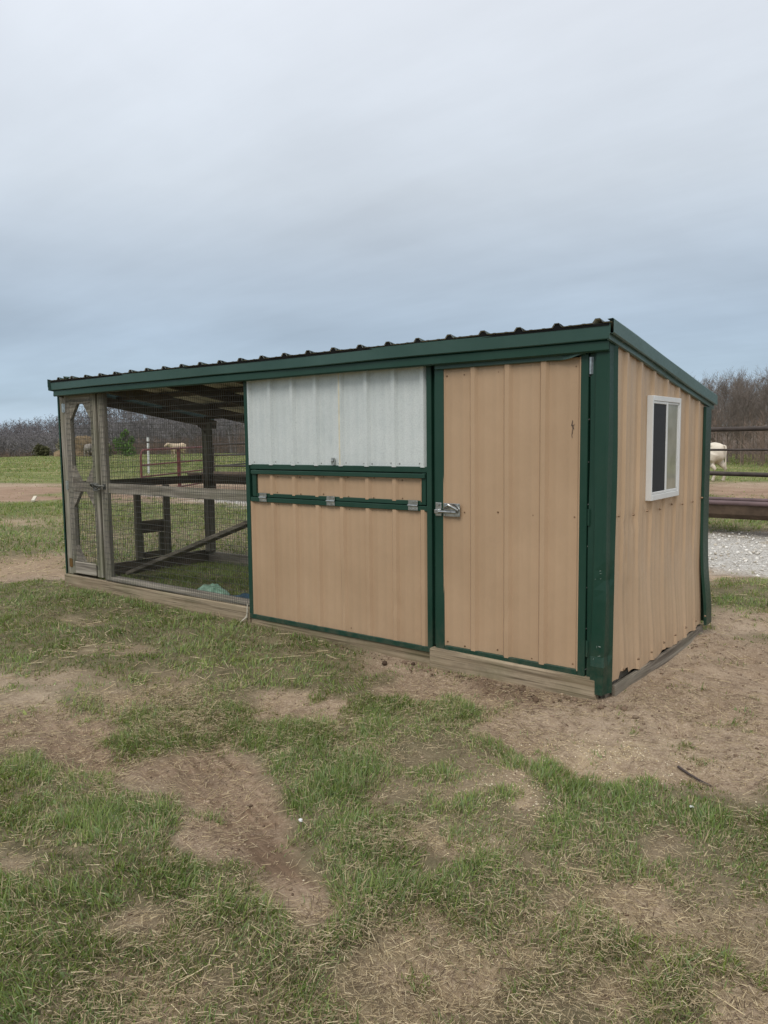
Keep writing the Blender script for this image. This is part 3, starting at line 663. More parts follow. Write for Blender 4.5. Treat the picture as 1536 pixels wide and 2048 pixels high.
# --- egg hatch
hatch = bpy.data.objects.new('egg_hatch', None); hatch.parent = coop; C.objects.link(hatch); hatch.location = Vector((-2.0, -0.01, 0.963))-Vector(coop.location); hatch.empty_display_size = 0.05
trim('hatch_stile', (-2.806, -2.764, -0.028, -0.004, 0.966, 1.168), hatch); trim('hatch_stile', (-1.236, -1.204, -0.028, -0.004, 0.966, 1.168), hatch)
trim('hatch_rail', (-2.806, -1.204, -0.042, -0.0285, 1.136, 1.166), hatch); trim('hatch_rail', (-2.762, -1.238, -0.026, -0.005, 0.964, 0.992), hatch)
ribbed('hatch_sheet', (0, -0.009, 0), X1, Z1, -Y1, -2.762, -1.238, 0.985, 1.140, RX-9*R9, M['tan'], hatch, 5, lambda u, v, n: wob(u, v, 6, 0.004)+dent(u, v, -2.03, 1.04, 0.05, 0.02, 0.006))
for x in (-2.685, -2.005, -1.300):
    bm = bmesh.new()
    box(bm, x-0.038, x+0.038, -0.036, -0.032, 0.966, 0.996); box(bm, x-0.038, x+0.038, -0.036, -0.032, 0.930, 0.957)
    bar(bm, (x-0.039, -0.038, 0.9615), (x+0.039, -0.038, 0.9615), 0.006, 8)
    for dx in (-0.026, 0.0, 0.026):
        for z in (0.986, 0.938): bar(bm, (x+dx, -0.036, z), (x+dx, -0.039, z), 0.0055, 8)
    obj('hinge', bm, M['zinc'], hatch)
bm = bmesh.new(); box(bm, -1.995, -1.968, -0.034, -0.022, 1.215, 1.262); bar(bm, (-1.981, -0.034, 1.245), (-1.981, -0.045, 1.235), 0.006, 8); obj('latch', bm, M['zinc'], coop)
# --- the walk-in door
door = bpy.data.objects.new('coop_door', None); door.parent = coop; C.objects.link(door); door.location = Vector((-0.11, -0.04, 0.06))-Vector(coop.location); door.empty_display_size = 0.05
def d_door(u, v, n):
    return wob(u, v, 2, 0.007)+dent(u, v, -0.605, 0.335, 0.022, 0.026, 0.010)+dent(u, v, -0.82, 0.57, 0.05, 0.012, 0.003)
ribbed('door_sheet', (0, -0.047, 0), X1, Z1, -Y1, -1.050, -0.160, 0.085, 1.815, -0.380-5*R9, M['tan'], door, 26, d_door)
trim('door_stile', (-1.112, -1.046, -0.062, -0.020, 0.066, 1.806), door); trim('door_stile', (-0.163, -0.118, -0.066, -0.020, 0.056, 1.842), door)
trim('door_rail', (-1.044, -0.165, -0.064, -0.040, 0.056, 0.092), door)
# top trim of the door, crumpled at the hinge end
def crumple(p, i, t_):
    k = max(0.0, (t_+0.36)/0.24)
    if k > 0:
        kk = min(1, k)
        p.z += kk*0.016*math.sin(k*5.2+i*0.9) + kk*0.008; p.y -= kk*0.020*abs(math.sin(k*4.1+i*0.6))
    return p
bm = bmesh.new(); sheet(bm, [(-0.043, 1.846), (-0.070, 1.843), (-0.078, 1.838), (-0.078, 1.808), (-0.064, 1.803)], -1.098, -0.128, 'x', 40, crumple)
o = obj('door_cap', bm, M['roof_edge'], door, solid=0.0015); tag(o, 'green top trim crumpled near the hinge')
def dhinge(z, mt='zinc'):
    bm = bmesh.new(); bar(bm, (-0.107, -0.060, z-0.045), (-0.107, -0.060, z+0.045), 0.007, 8)
    box(bm, -0.117, -0.096, -0.058, -0.054, z-0.045, z+0.045)
    return obj('hinge', bm, M[mt], door)
dhinge(1.765); dhinge(0.95, 'green'); dhinge(0.22, 'green')
# hasp on the door and its keeper on the stile
lat = bpy.data.objects.new('door_latch', None); lat.parent = door; C.objects.link(lat); lat.location = Vector((-0.98, -0.065, 0.92))-origin_of(door); lat.empty_display_size = 0.03
bm = bmesh.new(); box(bm, -1.044, -0.925, -0.0705, -0.066, 0.908, 0.990, 0.002)
for x in (-1.034, -0.936):
    for z in (0.918, 0.980): bar(bm, (x, -0.070, z), (x, -0.075, z), 0.007, 8)
obj('latch_plate', bm, M['zinc'], lat)
bm = bmesh.new(); bar(bm, (-1.095, -0.083, 0.937), (-0.945, -0.083, 0.937), 0.0085, 10); obj('latch_bolt', bm, M['zinc'], lat, smooth=40)
bm = bmesh.new(); tube(bm, [(-1.040, -0.074, 0.955), (-1.012, -0.098, 0.968), (-0.985, -0.104, 0.984), (-0.955, -0.094, 0.965), (-0.935, -0.080, 0.948)], [0.007, 0.010, 0.011, 0.010, 0.007], 8); obj('latch_handle', bm, M['zinc'], lat, smooth=50)
bm = bmesh.new(); box(bm, -1.105, -1.062, -0.068, -0.0635, 0.908, 0.992, 0.002); box(bm, -1.100, -1.070, -0.092, -0.068, 0.924, 0.950, 0.004); bar(bm, (-1.083, -0.068, 0.978), (-1.083, -0.075, 0.978), 0.008, 8); obj('latch_keeper', bm, M['zinc'], lat)
# --- corner trims: folded steel
def bent(p, i, t_): return p
bm = bmesh.new()
rows = []
for k in range(37):
    z = -0.022+(1.884+0.022)*k/36
    r_ = []
    for i, (x, y) in enumerate([(-0.112, -0.040), (-0.110, -0.056), (-0.075, -0.057), (-0.071, -0.080), (-0.067, -0.084), (-0.004, -0.086), (0.003, -0.081), (0.007, -0.030), (0.022, -0.002)]):
        dn = 0.0
        dn += 0.014*math.exp(-((z-0.205)/0.025)**2)*(1 if 3 <= i <= 7 else 0) - 0.010*math.exp(-((z-0.16)/0.05)**2)*(1 if 4 <= i <= 6 else 0)
        dn += 0.010*math.exp(-((z-0.62)/0.06)**2)*(1 if 5 <= i <= 7 else 0)
        kx = -0.010*max(0, (0.55-z)/0.55)*(1 if i >= 4 else 0.4)
        r_.append(bm.verts.new((x-dn*0.6+kx+0.003*math.sin(z*5+i), y+dn, z)))
    rows.append(r_)
for A, B in zip(rows, rows[1:]):
    for j in range(8): bm.faces.new((A[j], A[j+1], B[j+1], B[j]))
o = obj('corner_trim', bm, M['green'], coop, solid=0.0015); tag(o, 'dented green corner trim at the door end')
bm = bmesh.new(); sheet(bm, [(-5.520, -0.020), (-5.552, -0.022), (-5.560, -0.018), (-5.562, 0.055)], 0, 1)
bm.clear()
rows = [[bm.verts.new((x, y, z)) for x, y in ((-5.522, -0.020), (-5.540, -0.022), (-5.548, -0.016), (-5.550, 0.060))] for z in (0.10, 0.7, 1.3, 1.860)]
for A, B in zip(rows, rows[1:]):
    for j in range(3): bm.faces.new((A[j], A[j+1], B[j+1], B[j]))
obj('corner_trim', bm, M['green'], coop, solid=0.0015)
bm = bmesh.new(); rows = []
for k in range(17):
    z = 0.02+1.57*k/16; kx = 0.034*math.exp(-((z-0.02)/0.35)**2)
    rows.append([bm.verts.new((x+kx, y+0.03*math.exp(-((z-0.1)/0.3)**2), z)) for x, y in ((0.006, 1.668), (0.024, 1.672), (0.026, 1.796), (0.018, 1.806), (-0.07, 1.808))])
for A, B in zip(rows, rows[1:]):
    for j in range(4): bm.faces.new((A[j], A[j+1], B[j+1], B[j]))
obj('corner_trim', bm, M['green'], coop, smooth=40, solid=0.0015)
# --- right wall: sheet buckled outwards over its lower half
def d_right(u, v, n):
    bow = 0.028*math.exp(-((v-0.05)/0.34)**2)*(0.35+0.65*math.sin(max(0, min(1, u/1.75))*math.pi))
    rip = 0.005*math.sin(u*13+v*5)*math.exp(-((v-0.45)/0.32)**2)
    k = math.exp(-((v-0.35)/0.38)**2)
    return wob(u, v, 1.5, 0.008)+bow+rip-n*0.65*k + dent(u, v, 0.17, 0.90, 0.03, 0.03, 0.014)+dent(u, v, 0.33, 0.92, 0.05, 0.03, 0.014)+dent(u, v, 0.20, 0.70, 0.02, 0.04, 0.012)+dent(u, v, 0.24, 0.52, 0.02, 0.02, 0.008)+dent(u, v, 1.15, 0.66, 0.03, 0.02, 0.008)
def edge_r(u):
    if 0.10 < u < 0.24: return 0.050
    return 0.010*math.sin(u*9)+0.010*math.sin(u*23+1)
o = ribbed('right_wall_sheet', (0, 0, 0), Y1, Z1, X1, 0.0, 1.72, lambda u: 0.026-0.006*u, lambda u: zr(u)-0.045, 0.157-3*R9, M['tan_side'], coop, 44, d_right, edge=edge_r, h=0.015)
tag(o, 'tan right wall sheet buckled and bent up along its foot')
ribbed('back_wall_sheet', (0, 1.79, 0), X1, Z1, Y1, -2.86, -0.02, 0.03, zr(1.79)-0.02, RX-9*R9, M['tan'], coop, 4)
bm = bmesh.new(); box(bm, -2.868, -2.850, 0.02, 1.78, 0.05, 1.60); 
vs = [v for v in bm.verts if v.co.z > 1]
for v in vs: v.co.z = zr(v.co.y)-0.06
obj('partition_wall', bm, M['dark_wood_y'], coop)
# --- window
win = bpy.data.objects.new('window', None); win.parent = coop; C.objects.link(win); win.location = Vector((0.02, 0.80, 1.0))-Vector(coop.location); win.empty_display_size = 0.05
wy0, wy1, wz0, wz1 = 0.515, 1.052, 1.004, 1.624
def wt(name, d, mt='white', bev=0.002): return boxed(name, d, M[mt], win, bev)
wt('frame', (0.000, 0.036, wy0, wy0+0.016, wz0, wz1)); wt('frame', (0.000, 0.036, wy1-0.026, wy1, wz0, wz1))
wt('frame', (0.000, 0.037, wy0+0.017, wy1-0.027, wz1-0.030, wz1)); wt('frame', (0.000, 0.037, wy0+0.017, wy1-0.027, wz0, wz0+0.034))
ym = (wy0+wy1)/2
wt('sash_frame', (0.022, 0.035, ym-0.010, ym+0.014, wz0+0.035, wz1-0.031))
wt('sash_frame', (0.022, 0.034, wy0+0.017, ym-0.014, wz1-0.046, wz1-0.031)); wt('sash_frame', (0.022, 0.034, wy0+0.017, ym-0.014, wz0+0.035, wz0+0.050))
wt('sash_frame', (0.018, 0.030, ym+0.019, wy1-0.027, wz1-0.044, wz1-0.031)); wt('sash_frame', (0.018, 0.030, ym+0.019, wy1-0.027, wz0+0.035, wz0+0.050)); wt('sash_frame', (0.018, 0.031, wy1-0.042, wy1-0.0275, wz0+0.051, wz1-0.045))
wt('insect_screen', (0.020, 0.030, wy0+0.017, ym-0.011, wz0+0.051, wz1-0.047), 'screen', 0)
wt('glass_pane', (0.016, 0.026, ym+0.0195, wy1-0.043, wz0+0.051, wz1-0.045), 'glass', 0)
# --- roof sheet, fascia, rake trims
bmr = ribbed('roof_sheet', (0, 0, 0), X1, Vector((0, 1, 0)), Z1, -5.470, 0.030, -0.136, 1.900, -0.272-30*R9, M['roof'], coop, 6, lambda u, v, n: zr(v)+wob(u, v, 8, 0.006), 0.0012, 0.021)
bmr.data.materials.append(M['galv_under']); bmr.modifiers['thickness'].material_offset = 1; bmr.modifiers['thickness'].material_offset_rim = 0; bmr.modifiers['thickness'].thickness = 0.002
bm = bmesh.new(); sheet(bm, [(-0.118, 1.972), (-0.127, 1.966), (-0.125, 1.894), (-0.120, 1.889), (-0.104, 1.890)], -5.462, 0.022, 'x', 30, lambda p, i, t_: p+Vector((0, 0.003*math.sin(t_*2.3+i), 0.002*math.sin(t_*3.7))))
obj('fascia', bm, M['roof_edge'], coop, solid=0.0015)
bm = bmesh.new(); sheet(bm, [(-0.095, 1.905), (-0.106, 1.882), (-0.108, 1.838), (-0.100, 1.830), (-0.020, 1.836)], -5.452, 0.008, 'x', 24, lambda p, i, t_: p+Vector((0, 0.002*math.sin(t_*3.1+i), 0.002*math.sin(t_*2.7))))
obj('fascia', bm, M['green'], coop, solid=0.0015)
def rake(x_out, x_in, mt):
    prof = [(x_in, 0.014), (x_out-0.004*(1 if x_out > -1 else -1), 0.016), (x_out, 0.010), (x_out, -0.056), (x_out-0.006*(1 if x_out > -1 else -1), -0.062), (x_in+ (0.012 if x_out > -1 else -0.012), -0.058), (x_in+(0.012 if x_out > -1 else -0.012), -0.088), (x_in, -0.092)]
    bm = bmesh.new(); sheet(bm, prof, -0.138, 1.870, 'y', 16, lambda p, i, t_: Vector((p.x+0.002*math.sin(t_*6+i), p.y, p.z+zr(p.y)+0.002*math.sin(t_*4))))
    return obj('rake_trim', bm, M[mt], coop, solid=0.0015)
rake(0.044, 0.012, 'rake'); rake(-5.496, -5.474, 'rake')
bm = bmesh.new(); vs = [bm.verts.new(p) for p in ((-5.22, -0.128, 1.985), (-5.18, -0.155, 2.000), (-5.13, -0.148, 1.985), (-5.10, -0.128, 1.992), (-5.16, -0.129, 1.968))]; bm.faces.new(vs); 
o = obj('torn_flap', bm, M['roof_edge'], coop, solid=0.0015); tag(o, 'bent flap torn from the roof edge')
# foam closures that fill the ribs along the eave
bm = bmesh.new(); pts_ = []
for k in range(26):
    c_ = -0.272-k*R9; pts_ += [(c_-0.033, 0), (c_-0.014, 0.021), (c_+0.014, 0.021), (c_+0.033, 0)]
pts_ = sorted(p for p in pts_ if -5.46 < p[0] < 0.02); pts_ = [(-5.46, 0)]+pts_+[(0.015, 0)]
lo_ = [bm.verts.new((u, -0.1285, 1.958)) for u, n_ in pts_]; hi_ = [bm.verts.new((u, -0.1285, zr(-0.1285)+n_-0.004)) for u, n_ in pts_]
for i in range(len(pts_)-1): bm.faces.new((lo_[i], lo_[i+1], hi_[i+1], hi_[i]))
M['foam'] = plain('black_closure_foam', (0.012, 0.012, 0.012), 0.95, 0, 0.3, 30, 0.1)
obj('closure_strip', bm, M['foam'], coop, solid=0.02)
# --- screws (joined: each is far under ten pixels)
def dot(bm, p, n, r=0.0075):
    p, n = Vector(p), Vector(n); bar(bm, p-n*0.004, p+n*0.006, r, 8, r*0.6)
bm = bmesh.new(); rs = random.Random(5)
for k in range(8):
    x = RX-k*R9+0.052 if k < 8 else 0
    x = min(x, -1.20)
    for z, y in ((0.078, 0.0), (0.912, 0.0), (1.000, -0.006), (1.124, -0.006)):
        if z > 0.95 and (x > -1.25 or x < -2.74): continue
        dot(bm, (x+rs.uniform(-.006, .006), y-0.001, z+rs.uniform(-.006, .006)), (0, -1, 0))
for z in (0.112, 0.945, 1.772):
    for x in (-1.030, -0.905, -0.675, -0.448, -0.195): dot(bm, (x, -0.045, z+rs.uniform(-.008, .008)), (0, -1, 0))
for k in range(8):
    y = 0.055+k*R9
    if y > 1.68: continue
    for z in (0.10, 0.945): dot(bm, (0.016 if z > 0.5 else 0.060, y, z+rs.uniform(-.01, .01)), (1, 0, 0), 0.008)
o = obj('screws', bm, M['screw'], coop); tag(o, kind='stuff')
bm = bmesh.new()
for k in range(8):
    for dx in (-0.034, 0.036):
        x = RX-k*R9+dx
        if -2.82 < x < -1.2: dot(bm, (x, -0.006, 1.226+rs.uniform(-.004, .004)), (0, -1, 0), 0.008)
    dot(bm, (0.0265, 0.05+k*R9, zr(0.05+k*R9)-0.057), (1, 0, 0), 0.006)
    dot(bm, (-0.116+rs.uniform(-.002, .002), -0.052, 0.1+k*0.23), (0, -1, 0), 0.004)
o = obj('bolts', bm, M['bolt'], coop); tag(o, kind='stuff')
# scrape on the door: bare metal scar
bm = bmesh.new()
for (x, z, l, a, wd) in ((-0.213, 1.462, 0.030, 1.4, 0.006), (-0.208, 1.44, 0.022, 1.75, 0.008), (-0.212, 1.415, 0.026, 1.5, 0.0045), (-0.214, 1.392, 0.02, 1.8, 0.003), (-0.203, 1.452, 0.012, 0.8, 0.004)):
    dx, dz = math.cos(a)*l/2, math.sin(a)*l/2
    vs = [bm.verts.new((x+sx*dx+ox*wd/2, -0.0535, z+sz*dz)) for sx, sz, ox in ((-1, -1, -1), (-1, -1, 1), (1, 1, 0.6), (1, 1, -0.6))]; bm.faces.new(vs)
o = obj('scratch', bm, M['rust_pipe'], door, solid=0.0006)
bm = bmesh.new(); rs2 = random.Random(8)
for i in range(13):                                            # bare scratches on the dented corner
    z = rs2.choice((0.205, 0.215, 0.19, 0.62, 0.66, 0.07, 0.25))+rs2.uniform(-.012, .012); x = rs2.uniform(-0.066, 0.0); l = rs2.uniform(0.004, 0.016); a = rs2.uniform(-0.5, 0.5) if rs2.random() < .7 else rs2.uniform(1.0, 2.0); wd = rs2.uniform(0.0006, 0.0014)
    dx, dz = math.cos(a)*l/2, math.sin(a)*l/2; kx = -0.010*max(0, (0.55-z)/0.55); yy = -0.0885+0.014*math.exp(-((z-0.205)/0.025)**2)-0.010*math.exp(-((z-0.16)/0.05)**2)-0.002
    bm.faces.new([bm.verts.new((x+kx+sx*dx-sz2*dz/l*wd*sx2, yy, z+sx*dz+sx2*wd)) for sx, sx2, sz2 in ((-1, -1, 1), (1, -1, 1), (1, 1, 1), (-1, 1, 1))])
M['bare'] = plain('bare_scratched_steel', (0.40, 0.45, 0.41), 0.5, 0.2, 0.2, 60)
tag(obj('scratches', bm, M['bare'], coop), kind='stuff')
# --- wire mesh, one inch by two
def wires(bm, u0, u1, z0, z1, f, du=0.0254, dz=0.0508, r=0.0014, amp=0.004):
    rr = random.Random(int(abs(u0)*1000))
    nu = int((u1-u0)/du); nz = int((z1-z0)/dz)
    for i in range(nu+1):
        u = u0+i*du; j = rr.uniform(-.0015, .0015)
        pts = [f(u+j+0.002*math.sin(z0+k*3.0+i*0.2), z0+(z1-z0)*k/5, amp*math.sin(k*1.3+u*3)) for k in range(6)]
        for a, b_ in zip(pts, pts[1:]): bar(bm, a, b_, r, 4, None, False)
    for i in range(nz+1):
        z = z0+i*dz
        pts = [f(u0+(u1-u0)*k/8, z+0.003*math.sin(k*1.1+i), amp*math.sin(k*0.9+z*3)) for k in range(9)]
        for a, b_ in zip(pts, pts[1:]): bar(bm, a, b_, r, 4, None, False)
bm = bmesh.new(); wires(bm, -4.835, -2.876, 0.060, 1.845, lambda u, z, d: (u, -0.0215+d*0.5, z)); tag(obj('wire_mesh', bm, M['wire'], coop), kind='stuff')
bm = bmesh.new(); wires(bm, 0.02, 1.74, 0.06, 1.60, lambda u, z, d: (-5.571, u, min(z, zr(u)-0.09))); tag(obj('wire_mesh', bm, M['wire'], coop), kind='stuff')
bm = bmesh.new(); wires(bm, -5.50, -2.90, 0.04, 1.58, lambda u, z, d: (u, 1.792, z)); tag(obj('wire_mesh', bm, M['wire'], coop), kind='stuff')
# --- run door
rdoor = bpy.data.objects.new('run_door', None); rdoor.parent = coop; C.objects.link(rdoor); rdoor.location = Vector((-5.41, -0.02, 0.115))-Vector(coop.location); rdoor.empty_display_size = 0.05
def rd(name, d, mt='wood_z'): return boxed(name, d, M[mt], rdoor, 0.004, 0.003)
rd('stile', (-5.412, -5.322, -0.030, 0.008, 0.120, 1.842)); rd('stile', (-4.968, -4.882, -0.030, 0.008, 0.120, 1.842))
rd('rail', (-5.320, -4.970, -0.029, 0.007, 1.752, 1.841), 'wood_x'); rd('rail', (-5.320, -4.970, -0.029, 0.007, 0.925, 1.018), 'wood_x')
o = rd('bottom_board', (-5.322, -4.968, -0.046, -0.0305, 0.130, 0.245), 'wood_x'); tag(o, 'pale new board across the foot of the run door')
for (cx, cz, sx, sz) in ((-5.32, 1.750, 1, -1), (-4.97, 1.750, -1, -1), (-5.32, 1.020, 1, 1), (-4.97, 1.020, -1, 1), (-5.32, 0.923, 1, -1), (-4.97, 0.923, -1, -1), (-5.32, 0.247, 1, 1)):
    bm = bmesh.new(); L = 0.125
    F_ = [bm.verts.new((cx+sx*a, -0.026, cz+sz*c_)) for a, c_ in ((0, 0), (L, 0), (0, L*1.2))]; B_ = [bm.verts.new((v.co.x, 0.006, v.co.z)) for v in F_]
    bm.faces.new(F_); bm.faces.new(B_[::-1])
    for i in range(3): bm.faces.new((F_[i], F_[(i+1) % 3], B_[(i+1) % 3], B_[i]))
    obj('gusset', bm, M['wood_x'], rdoor)
bm = bmesh.new(); wires(bm, -5.385, -4.925, 0.20, 1.80, lambda u, z, d: (u, -0.0335+d*0.3, z)); tag(obj('wire_mesh', bm, M['wire'], rdoor), kind='stuff')
for z in (1.72, 0.98, 0.22):
    bm = bmesh.new(); bar(bm, (-5.418, -0.034, z-0.045), (-5.418, -0.034, z+0.045), 0.007, 8); box(bm, -5.445, -5.390, -0.035, -0.0315, z-0.04, z+0.04); obj('hinge', bm, M['zinc'] if z > 0.5 else M['trough_rust'], rdoor)
bm = bmesh.new(); box(bm, -4.955, -4.895, -0.037, -0.031, 0.955, 1.005)
for k in range(3):
    c0 = Vector((-4.905+0.03*k, -0.06-0.008*k, 0.985-0.006*k)); tube(bm, [c0+Vector((0.05*math.cos(a)*(1 if k != 1 else .6), 0.018*math.sin(a*2+k), 0.026*math.sin(a))) for a in np.linspace(0, 6.28, 13)], 0.0062, 6, False)
tube(bm, [(-4.97, -0.05, 1.000), (-4.90, -0.075, 0.985), (-4.83, -0.06, 0.992), (-4.79, -0.03, 0.985)], 0.007, 6); box(bm, -4.835, -4.79, -0.020, -0.0145, 0.955, 1.005)
o = obj('snap_latch', bm, M['wire'], rdoor); tag(o, 'tangle of snap hooks holding the run door shut')
# --- pop door on the far end of the run
pop = bpy.data.objects.new('pop_door', None); pop.parent = coop; C.objects.link(pop); pop.location = Vector((-5.54, 0.97, 0.13))-Vector(coop.location); pop.empty_display_size = 0.05
for y in (0.755, 1.125): boxed('upright', (-5.512, -5.474, y, y+0.075, 0.131, 0.917), M['dark_wood_z'], pop, 0.004)
boxed('slide_board', (-5.545, -5.520, 0.775, 1.185, 0.405, 0.540), M['dark_wood_y'], pop, 0.003)
boxed('side_board', (-5.545, -5.520, 0.775, 0.872, 0.136, 0.400), M['dark_wood_z'], pop, 0.003); boxed('side_board', (-5.545, -5.520, 1.075, 1.185, 0.136, 0.400), M['dark_wood_z'], pop, 0.003)
boxed('threshold', (-5.545, -5.518, 0.876, 1.071, 0.137, 0.200), M['dark_wood_y'], pop, 0.003)
# ------------------------------------------------------------------ loose things in and around the run
bm = bmesh.new(); ob_box(bm, (-5.36, 0.60, 0.035), (-2.905, 0.62, 0.885), 0.14, 0.036); bmesh.ops.bevel(bm, geom=bm.edges[:], offset=0.004, segments=1, affect='EDGES')
M['ramp'] = wood('ramp_plank_timber', (0.085, 0.072, 0.055), (0.165, 0.142, 0.110), (0.250, 0.220, 0.175), 0, algae=0.2)
o = obj('ramp_plank', bm, M['ramp']); tag(o, 'grey plank ramp slanting up through the wire run to the coop', 'ramp')
# crumpled feed sack and tarp on the run floor
def crumpled(name, cx, cy, rx, ry, h, seed, mt, label, cat, rz=0.0, n=26):
    rr = np.random.default_rng(seed); u = np.linspace(-1, 1, n); U, V = np.meshgrid(u, u)
    ang = np.arctan2(V, U); rad = np.sqrt(U*U+V*V)/np.maximum(np.maximum(abs(U), abs(V)), 1e-6)
    k = 1/np.maximum(rad, 1e-6); UU, VV = U*k*1.0, V*k*1.0
    lobes = 1+0.22*np.sin(ang*3+seed)+0.12*np.sin(ang*5+seed*2)
    x = cx+UU*rx*lobes; y = cy+VV*ry*lobes
    rr_ = np.clip(np.sqrt(UU*UU+VV*VV), 0, 1)
    z = h*np.clip(1-rr_**1.6, 0, 1)*(0.45+1.1*fbm(U*2.2+seed, V*2.2, seed, 3)) + 0.05*h*np.abs(np.sin(U*9+V*4+3*fbm(U*3, V*3, seed+2)))
    fold = np.abs(fbm(U*3.1+seed, V*3.1, seed+7, 3)-0.5)*h*1.1
    c_, s_ = math.cos(rz), math.sin(rz); dx, dy = x-cx, y-cy; x, y = cx+dx*c_-dy*s_, cy+dx*s_+dy*c_
    g_ = gheight(x, y)+0.02
    Vv = np.stack([x-cx, y-cy, (z+fold*np.clip(1-rr_, 0, 1)+g_)-float(g_.mean())], -1).reshape(-1, 3)
    i_ = np.arange(n*n).reshape(n, n); q = np.stack([i_[:-1,:-1], i_[:-1,1:], i_[1:,1:], i_[1:,:-1]], -1).reshape(-1, 4)
    o = mesh_np(name, Vv, None, q, mt, True); o.location = (cx, cy, float(g_.mean()))
    s = o.modifiers.new('thickness', 'SOLIDIFY'); s.thickness = 0.004
    return tag(o, label, cat)
M['green_sack'] = plain('pale_green_woven_plastic', (0.10, 0.24, 0.15), 0.5, 0, 0.3, 18, 0.4, col2=(0.30, 0.46, 0.34)); M['blue_tarp'] = plain('dark_blue_tarp', (0.018, 0.055, 0.085), 0.45, 0, 0.5, 12, 0.4)
crumpled('feed_sack', -3.86, 0.42, 0.20, 0.11, 0.085, 3, M['green_sack'], 'crumpled pale green plastic sack lying on the grass inside the run', 'sack', 0.2)
crumpled('tarp', -3.30, 0.36, 0.36, 0.13, 0.06, 6, M['blue_tarp'], 'dark blue tarp bunched on the run floor beside the tan wall', 'tarp', 0.05)
bm = bmesh.new(); tube(bm, [(-2.885, -0.040, 0.125), (-2.882, -0.048, 0.060), (-2.887, -0.052, 0.020), (-2.93, -0.075, -0.02), (-2.975, -0.10, -0.05)], [0.004, 0.005, 0.009, 0.006, 0.004], 6)
M['twine'] = plain('pale_twine', (0.50, 0.45, 0.36), 0.9, 0, 0.2, 60); tag(obj('twine', bm, M['twine']), 'short frayed end of pale twine hanging by the tan wall foot', 'twine')
def scrap(x, y, s, seed, label):
    rr = random.Random(seed); bm = bmesh.new(); bmesh.ops.create_icosphere(bm, subdivisions=2, radius=s)
    for v in bm.verts: v.co *= rr.uniform(0.55, 1.2); v.co.z *= 0.6
    bmesh.ops.translate(bm, verts=bm.verts[:], vec=(x, y, gz1(x, y)+s*0.5+0.012)); return tag(obj('paper_scrap', bm, M['white']), label, 'litter', 'white scraps of litter in the grass')
scrap(-0.45, -1.985, 0.009, 2, 'white scrap in the grass beside the scraped brown dirt'); scrap(0.735, -1.035, 0.009, 4, 'white scrap in the grass tuft right of the spilled grain')
M['stick'] = plain('dark_wet_stick', (0.060, 0.045, 0.040), 0.7, 0, 0.3, 30)
bm = bmesh.new(); tube(bm, [(0.565, -0.64, gz1(0.565, -0.64)+0.010), (0.62, -0.665, gz1(0.62, -0.665)+0.012), (0.69, -0.70, gz1(0.69, -0.70)+0.012), (0.735, -0.735, gz1(0.735, -0.735)+0.006)], [0.006, 0.0055, 0.005, 0.003], 7)
tag(obj('stick', bm, M['stick'], smooth=60), 'dark thin stick lying on bare dirt right of the coop', 'stick')
M['plank_white'] = plain('bleached_plank', (0.60, 0.54, 0.42), 0.8, 0, 0.12, 9)
bm = bmesh.new(); z_ = gz1(-16.8, 5.6); ob_box(bm, (-16.95, 5.70, z_+0.10), (-16.55, 5.42, z_+0.03), 0.07, 0.04); tag(obj('plank', bm, M['plank_white']), 'short pale plank lying on the reddish dirt left of the run', 'plank')
# ------------------------------------------------------------------ gate, fences, troughs
def rail_gate():
    a, b_ = Vector((-15.31, 7.65, 0)), Vector((-17.62, 11.75, 0)); d = (b_-a).normalized(); L = (b_-a).length; z0 = gz1(a.x, a.y)
    g_ = thing('tube_gate', (a.x, a.y, z0), 'faded red tube gate standing in the barnyard beyond the wire run', 'gate')
    P_ = lambda s, z: a+d*s+Vector((0, 0, z))
    bm = bmesh.new(); tube(bm, [P_(0, 0.06), P_(0, 1.02), P_(0.05, 1.13), P_(0.18, 1.19), P_(L-0.18, 1.22), P_(L-0.05, 1.16), P_(L, 1.04), P_(L, 0.06)], 0.028, 8); obj('gate_frame', bm, M['gate_red'], g_, smooth=50)
    for z in (0.10, 0.28, 0.50, 0.80): bm = bmesh.new(); bar(bm, P_(0, z), P_(L, z+0.02), 0.022, 8); obj('gate_rail', bm, M['gate_red'], g_, smooth=50)
    for s in (L*0.5,): bm = bmesh.new(); ob_box(bm, P_(s, 0.08), P_(s, 1.19), 0.10, 0.012, d); obj('gate_brace', bm, M['gate_red'], g_)
rail_gate()
def pipe_fence(a, b_, zs, rs, posts, label, mt='rust_pipe', post_r=0.05, sag=0.0):
    a, b_ = Vector((*a, 0)), Vector((*b_, 0)); f_ = thing('pipe_fence', (a.x, a.y, gz1(a.x, a.y)), label, 'fence', 'pipe fences of the cattle yard')
    for (z0, z1_), r in zip(zs, rs):
        bm = bmesh.new(); n_ = 8; tube(bm, [a.lerp(b_, k/n_)+Vector((0, 0, z0+(z1_-z0)*k/n_-sag*math.sin(k/n_*math.pi))) for k in range(n_+1)], r, 10); obj('fence_rail', bm, M[mt], f_, smooth=50)
    for s in posts:
        p_ = a.lerp(b_, s); zt = zs[0][0]+(zs[0][1]-zs[0][0])*s; g0 = gz1(p_.x, p_.y)-0.2
        bm = bmesh.new(); bar(bm, (p_.x, p_.y, g0), (p_.x, p_.y, zt-rs[0]+0.01), post_r, 10); obj('fence_post', bm, M[mt], f_, smooth=50)
pipe_fence((-6.0, 9.75), (4.2, 8.25), ((1.48, 1.50), (1.15, 1.17), (0.80, 0.74)), (0.039, 0.019, 0.037), (0.0, 0.75, 1.0), 'dark drill pipe fence right of the coop in front of the white cow')
